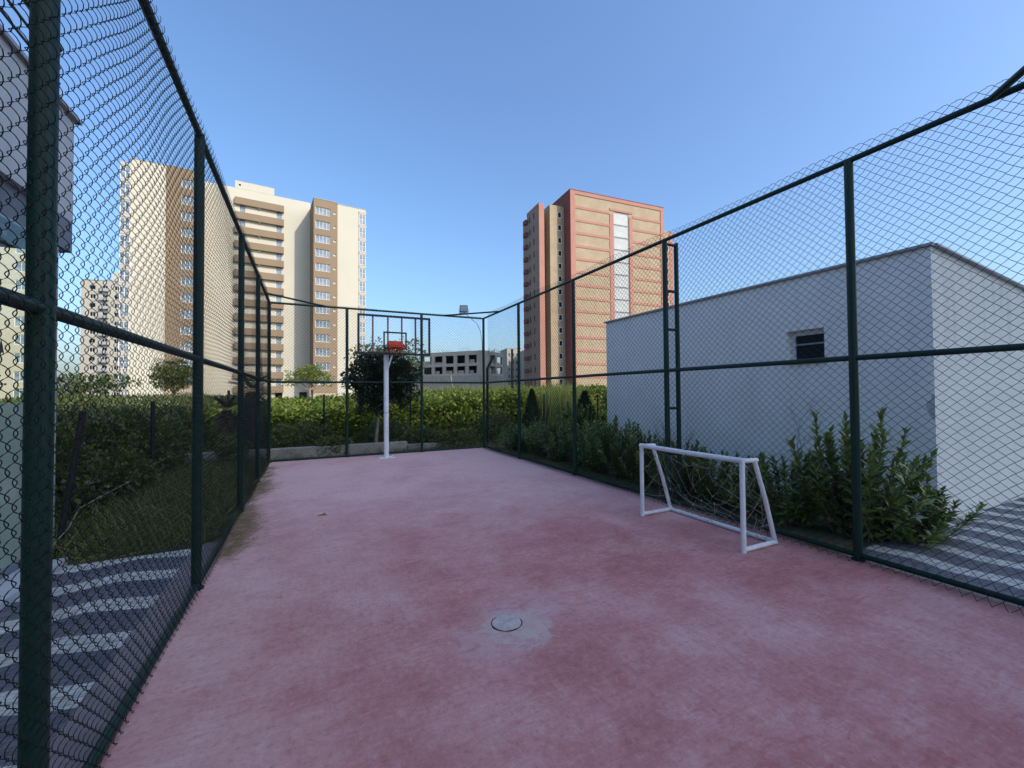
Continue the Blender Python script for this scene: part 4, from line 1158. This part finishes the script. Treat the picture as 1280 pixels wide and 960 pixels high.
cface((49.2,116.3),(56.6,122.5),2,OP,7,14.3,'wall')
cface((56.6,122.5),(59.0,128.5),2,OP,7,14.1,'wall')
cface((21.0,147),(32.3,131.5),4,OP[:1],7,11.6,'wall',((6.4,8.2,4.7,6.6),(6.4,8.2,1.4,3.3)))
# floor slabs and rear wall
def poly_slab(z0,z1,pts,name):
    b=MB(); n=len(pts)
    for z in (z0,z1):
        for x,y in pts: b.v.append((x-32.4,y-130.9,z))
    b.f.append(tuple(reversed(range(n)))); b.f.append(tuple(range(n,2*n)))
    for i in range(n): b.f.append((i,(i+1)%n,n+(i+1)%n,n+i))
    b.build(name,M['conc'],CB)
pl=[(32.9,131.0),(45.6,116.5),(49.0,116.9),(56.0,122.9),(58.4,128.5),(55,140),(40,143)]
for z in (7.2,10.2,13.9): poly_slab(z-.15,z+.15,pl,'floor_slab')
b=MB(); b.bar((0,2,5.5),(6,10,5.5),.3,11); b.build('rear_wall',M['block'],CB)
b=MB(); rs=random.Random(8)
for k in range(40):
    t=rs.random(); u=rs.random()
    i=rs.choice((0,2)); A_,B_=(pl[0],pl[1]) if i==0 else (pl[2],pl[3])
    x=A_[0]+(B_[0]-A_[0])*t; y=A_[1]+(B_[1]-A_[1])*t+.6
    b.tube([(x-32.4,y-130.9,14.0),(x-32.4+rs.uniform(-.15,.15),y-130.9,14.0+rs.uniform(.6,1.7))],.05,4)
b.build('rebar_stubs',M['conc'],CB)

# ------------------------------------------------------------------ plain far blocks
def far_block(name,label,loc,rz_,w,d,h,mat,wincols,floors,ww=1.3,wh=1.4,fh=3.0,z0=1.7,pm='pane',extra=None,side=None):
    o=tag(empty(name,loc,rz_),label,'building')
    hs=[(c-ww/2,c+ww/2,z0+fh*k-wh/2,z0+fh*k+wh/2) for c in wincols for k in range(floors)]
    b=MB(); b.block(0,w,0,d,0,h,hs,.25); b.build('wall',M[mat],o)
    for c in wincols:
        for k in range(floors): window(o,c,.14,z0+fh*k,ww,wh,2,1,.1,'frame_white',pm)
    b=MB(); b.box(-.1,w+.1,-.1,d+.1,h+.002,h+.2); b.build('roof_coping',M['trim'],o)
    if side:
        b=MB()
        for k in range(floors):
            b.box(w+.01,w+.9,.5,3.5,z0+fh*k-1.2,z0+fh*k-.2)
        b.build('side_balconies',M[mat],o)
    return o
fw_=far_block('apartment_block','distant pale apartment block left of the beige tower',(-68.0,188.0,0),R(-12),18.5,12,40.6,'cream2',[3.2,6.6,10.0,13.0,16.0],13,1.6,1.5,3.0,2.2,'pane_dark')
b=MB(); b.box(7.5,13.5,2,8,40.82,44.0); b.build('roof_room',M['cream'],fw_)
b=MB(); b.box(5.4,7.8,-.9,-.01,0,1.0); fb_=b.mesh('balcony',M['greyw'])
for k in range(13): link('balcony',fb_,fw_,(0,0,.9+3*k))
far_block('apartment_tower','cream tower seen through the pavilion glass at the far left',(-62.3,99,0),R(3),20.5,6,45,'cream_glass',[3,6.5,14.2,18.6],14,1.5,1.7,3.1,2.0,'pane')
far_block('apartment_block','distant white apartment block between the concrete frame and the red tower',(77.0,162.5,0),R(-10),7.2,12,20.6,'cream2',[1.0,2.7,4.4,6.1],6,.9,1.5,3.1,2.4,'pane_dark')
far_block('apartment_block','slim pale apartment block half hidden by the red tower',(79.5,150.0,0),R(-14),6.5,10,19.0,'cream2',[1.6,4.2],6,1.5,1.6,3.0,2.2,'pane')

# ------------------------------------------------------------------ the tower behind the camera whose shade covers the court
far_block('apartment_tower','cream apartment tower behind the photographer that shades the court',(15.5,-48.0,0),0,27,14,45.0,'cream2',[2.5,6,9.5,13.5,17.5,21,24.5],14,1.6,1.5,3.0,2.2,'pane')

# ------------------------------------------------------------------ camera, sun, sky
cam=bpy.data.cameras.new('camera'); co=bpy.data.objects.new('camera',cam); col.objects.link(co)
yaw,pit,rol=R(26.0),R(1.2),R(-.47)
fwv=Vector((math.sin(yaw)*math.cos(pit),math.cos(yaw)*math.cos(pit),math.sin(pit)))
r=Vector((math.cos(yaw),-math.sin(yaw),0)); u=r.cross(fwv)
r2=r*math.cos(rol)+u*math.sin(rol); u2=-r*math.sin(rol)+u*math.cos(rol)
m=Matrix((r2,u2,-fwv)).transposed().to_4x4(); m.translation=(0,0,1.65)
co.matrix_world=m
cam.sensor_fit='HORIZONTAL'; cam.sensor_width=36; cam.lens=523.8/1280*36
cam.clip_start=.05; cam.clip_end=6000
scn.camera=co

SUN_H,SUN_E=R(150),R(38)
sd=Vector((math.sin(SUN_H)*math.cos(SUN_E),math.cos(SUN_H)*math.cos(SUN_E),math.sin(SUN_E)))
sl=bpy.data.lights.new('sun','SUN'); sl.energy=2.35; sl.angle=R(.5); sl.color=(1,.90,.74)
so=bpy.data.objects.new('sun',sl); col.objects.link(so); so.rotation_euler=sd.to_track_quat('Z','Y').to_euler(); so.location=(20,-30,60)
w=bpy.data.worlds.new('World'); scn.world=w; w.use_nodes=True
nt_=w.node_tree; bg=nt_.nodes['Background']
sky=nt_.nodes.new('ShaderNodeTexSky'); sky.sky_type='NISHITA'; sky.sun_disc=False
sky.sun_elevation=SUN_E; sky.sun_rotation=SUN_H; sky.altitude=50; sky.air_density=1.3; sky.dust_density=3.2; sky.ozone_density=8.0
nt_.links.new(sky.outputs[0],bg.inputs[0]); bg.inputs[1].default_value=.15
scn.view_settings.view_transform='Standard'; scn.view_settings.look='None'; scn.view_settings.exposure=.80; scn.view_settings.gamma=1
scn.cycles.max_bounces=8; scn.cycles.transparent_max_bounces=16
scn.cycles.use_denoising=True
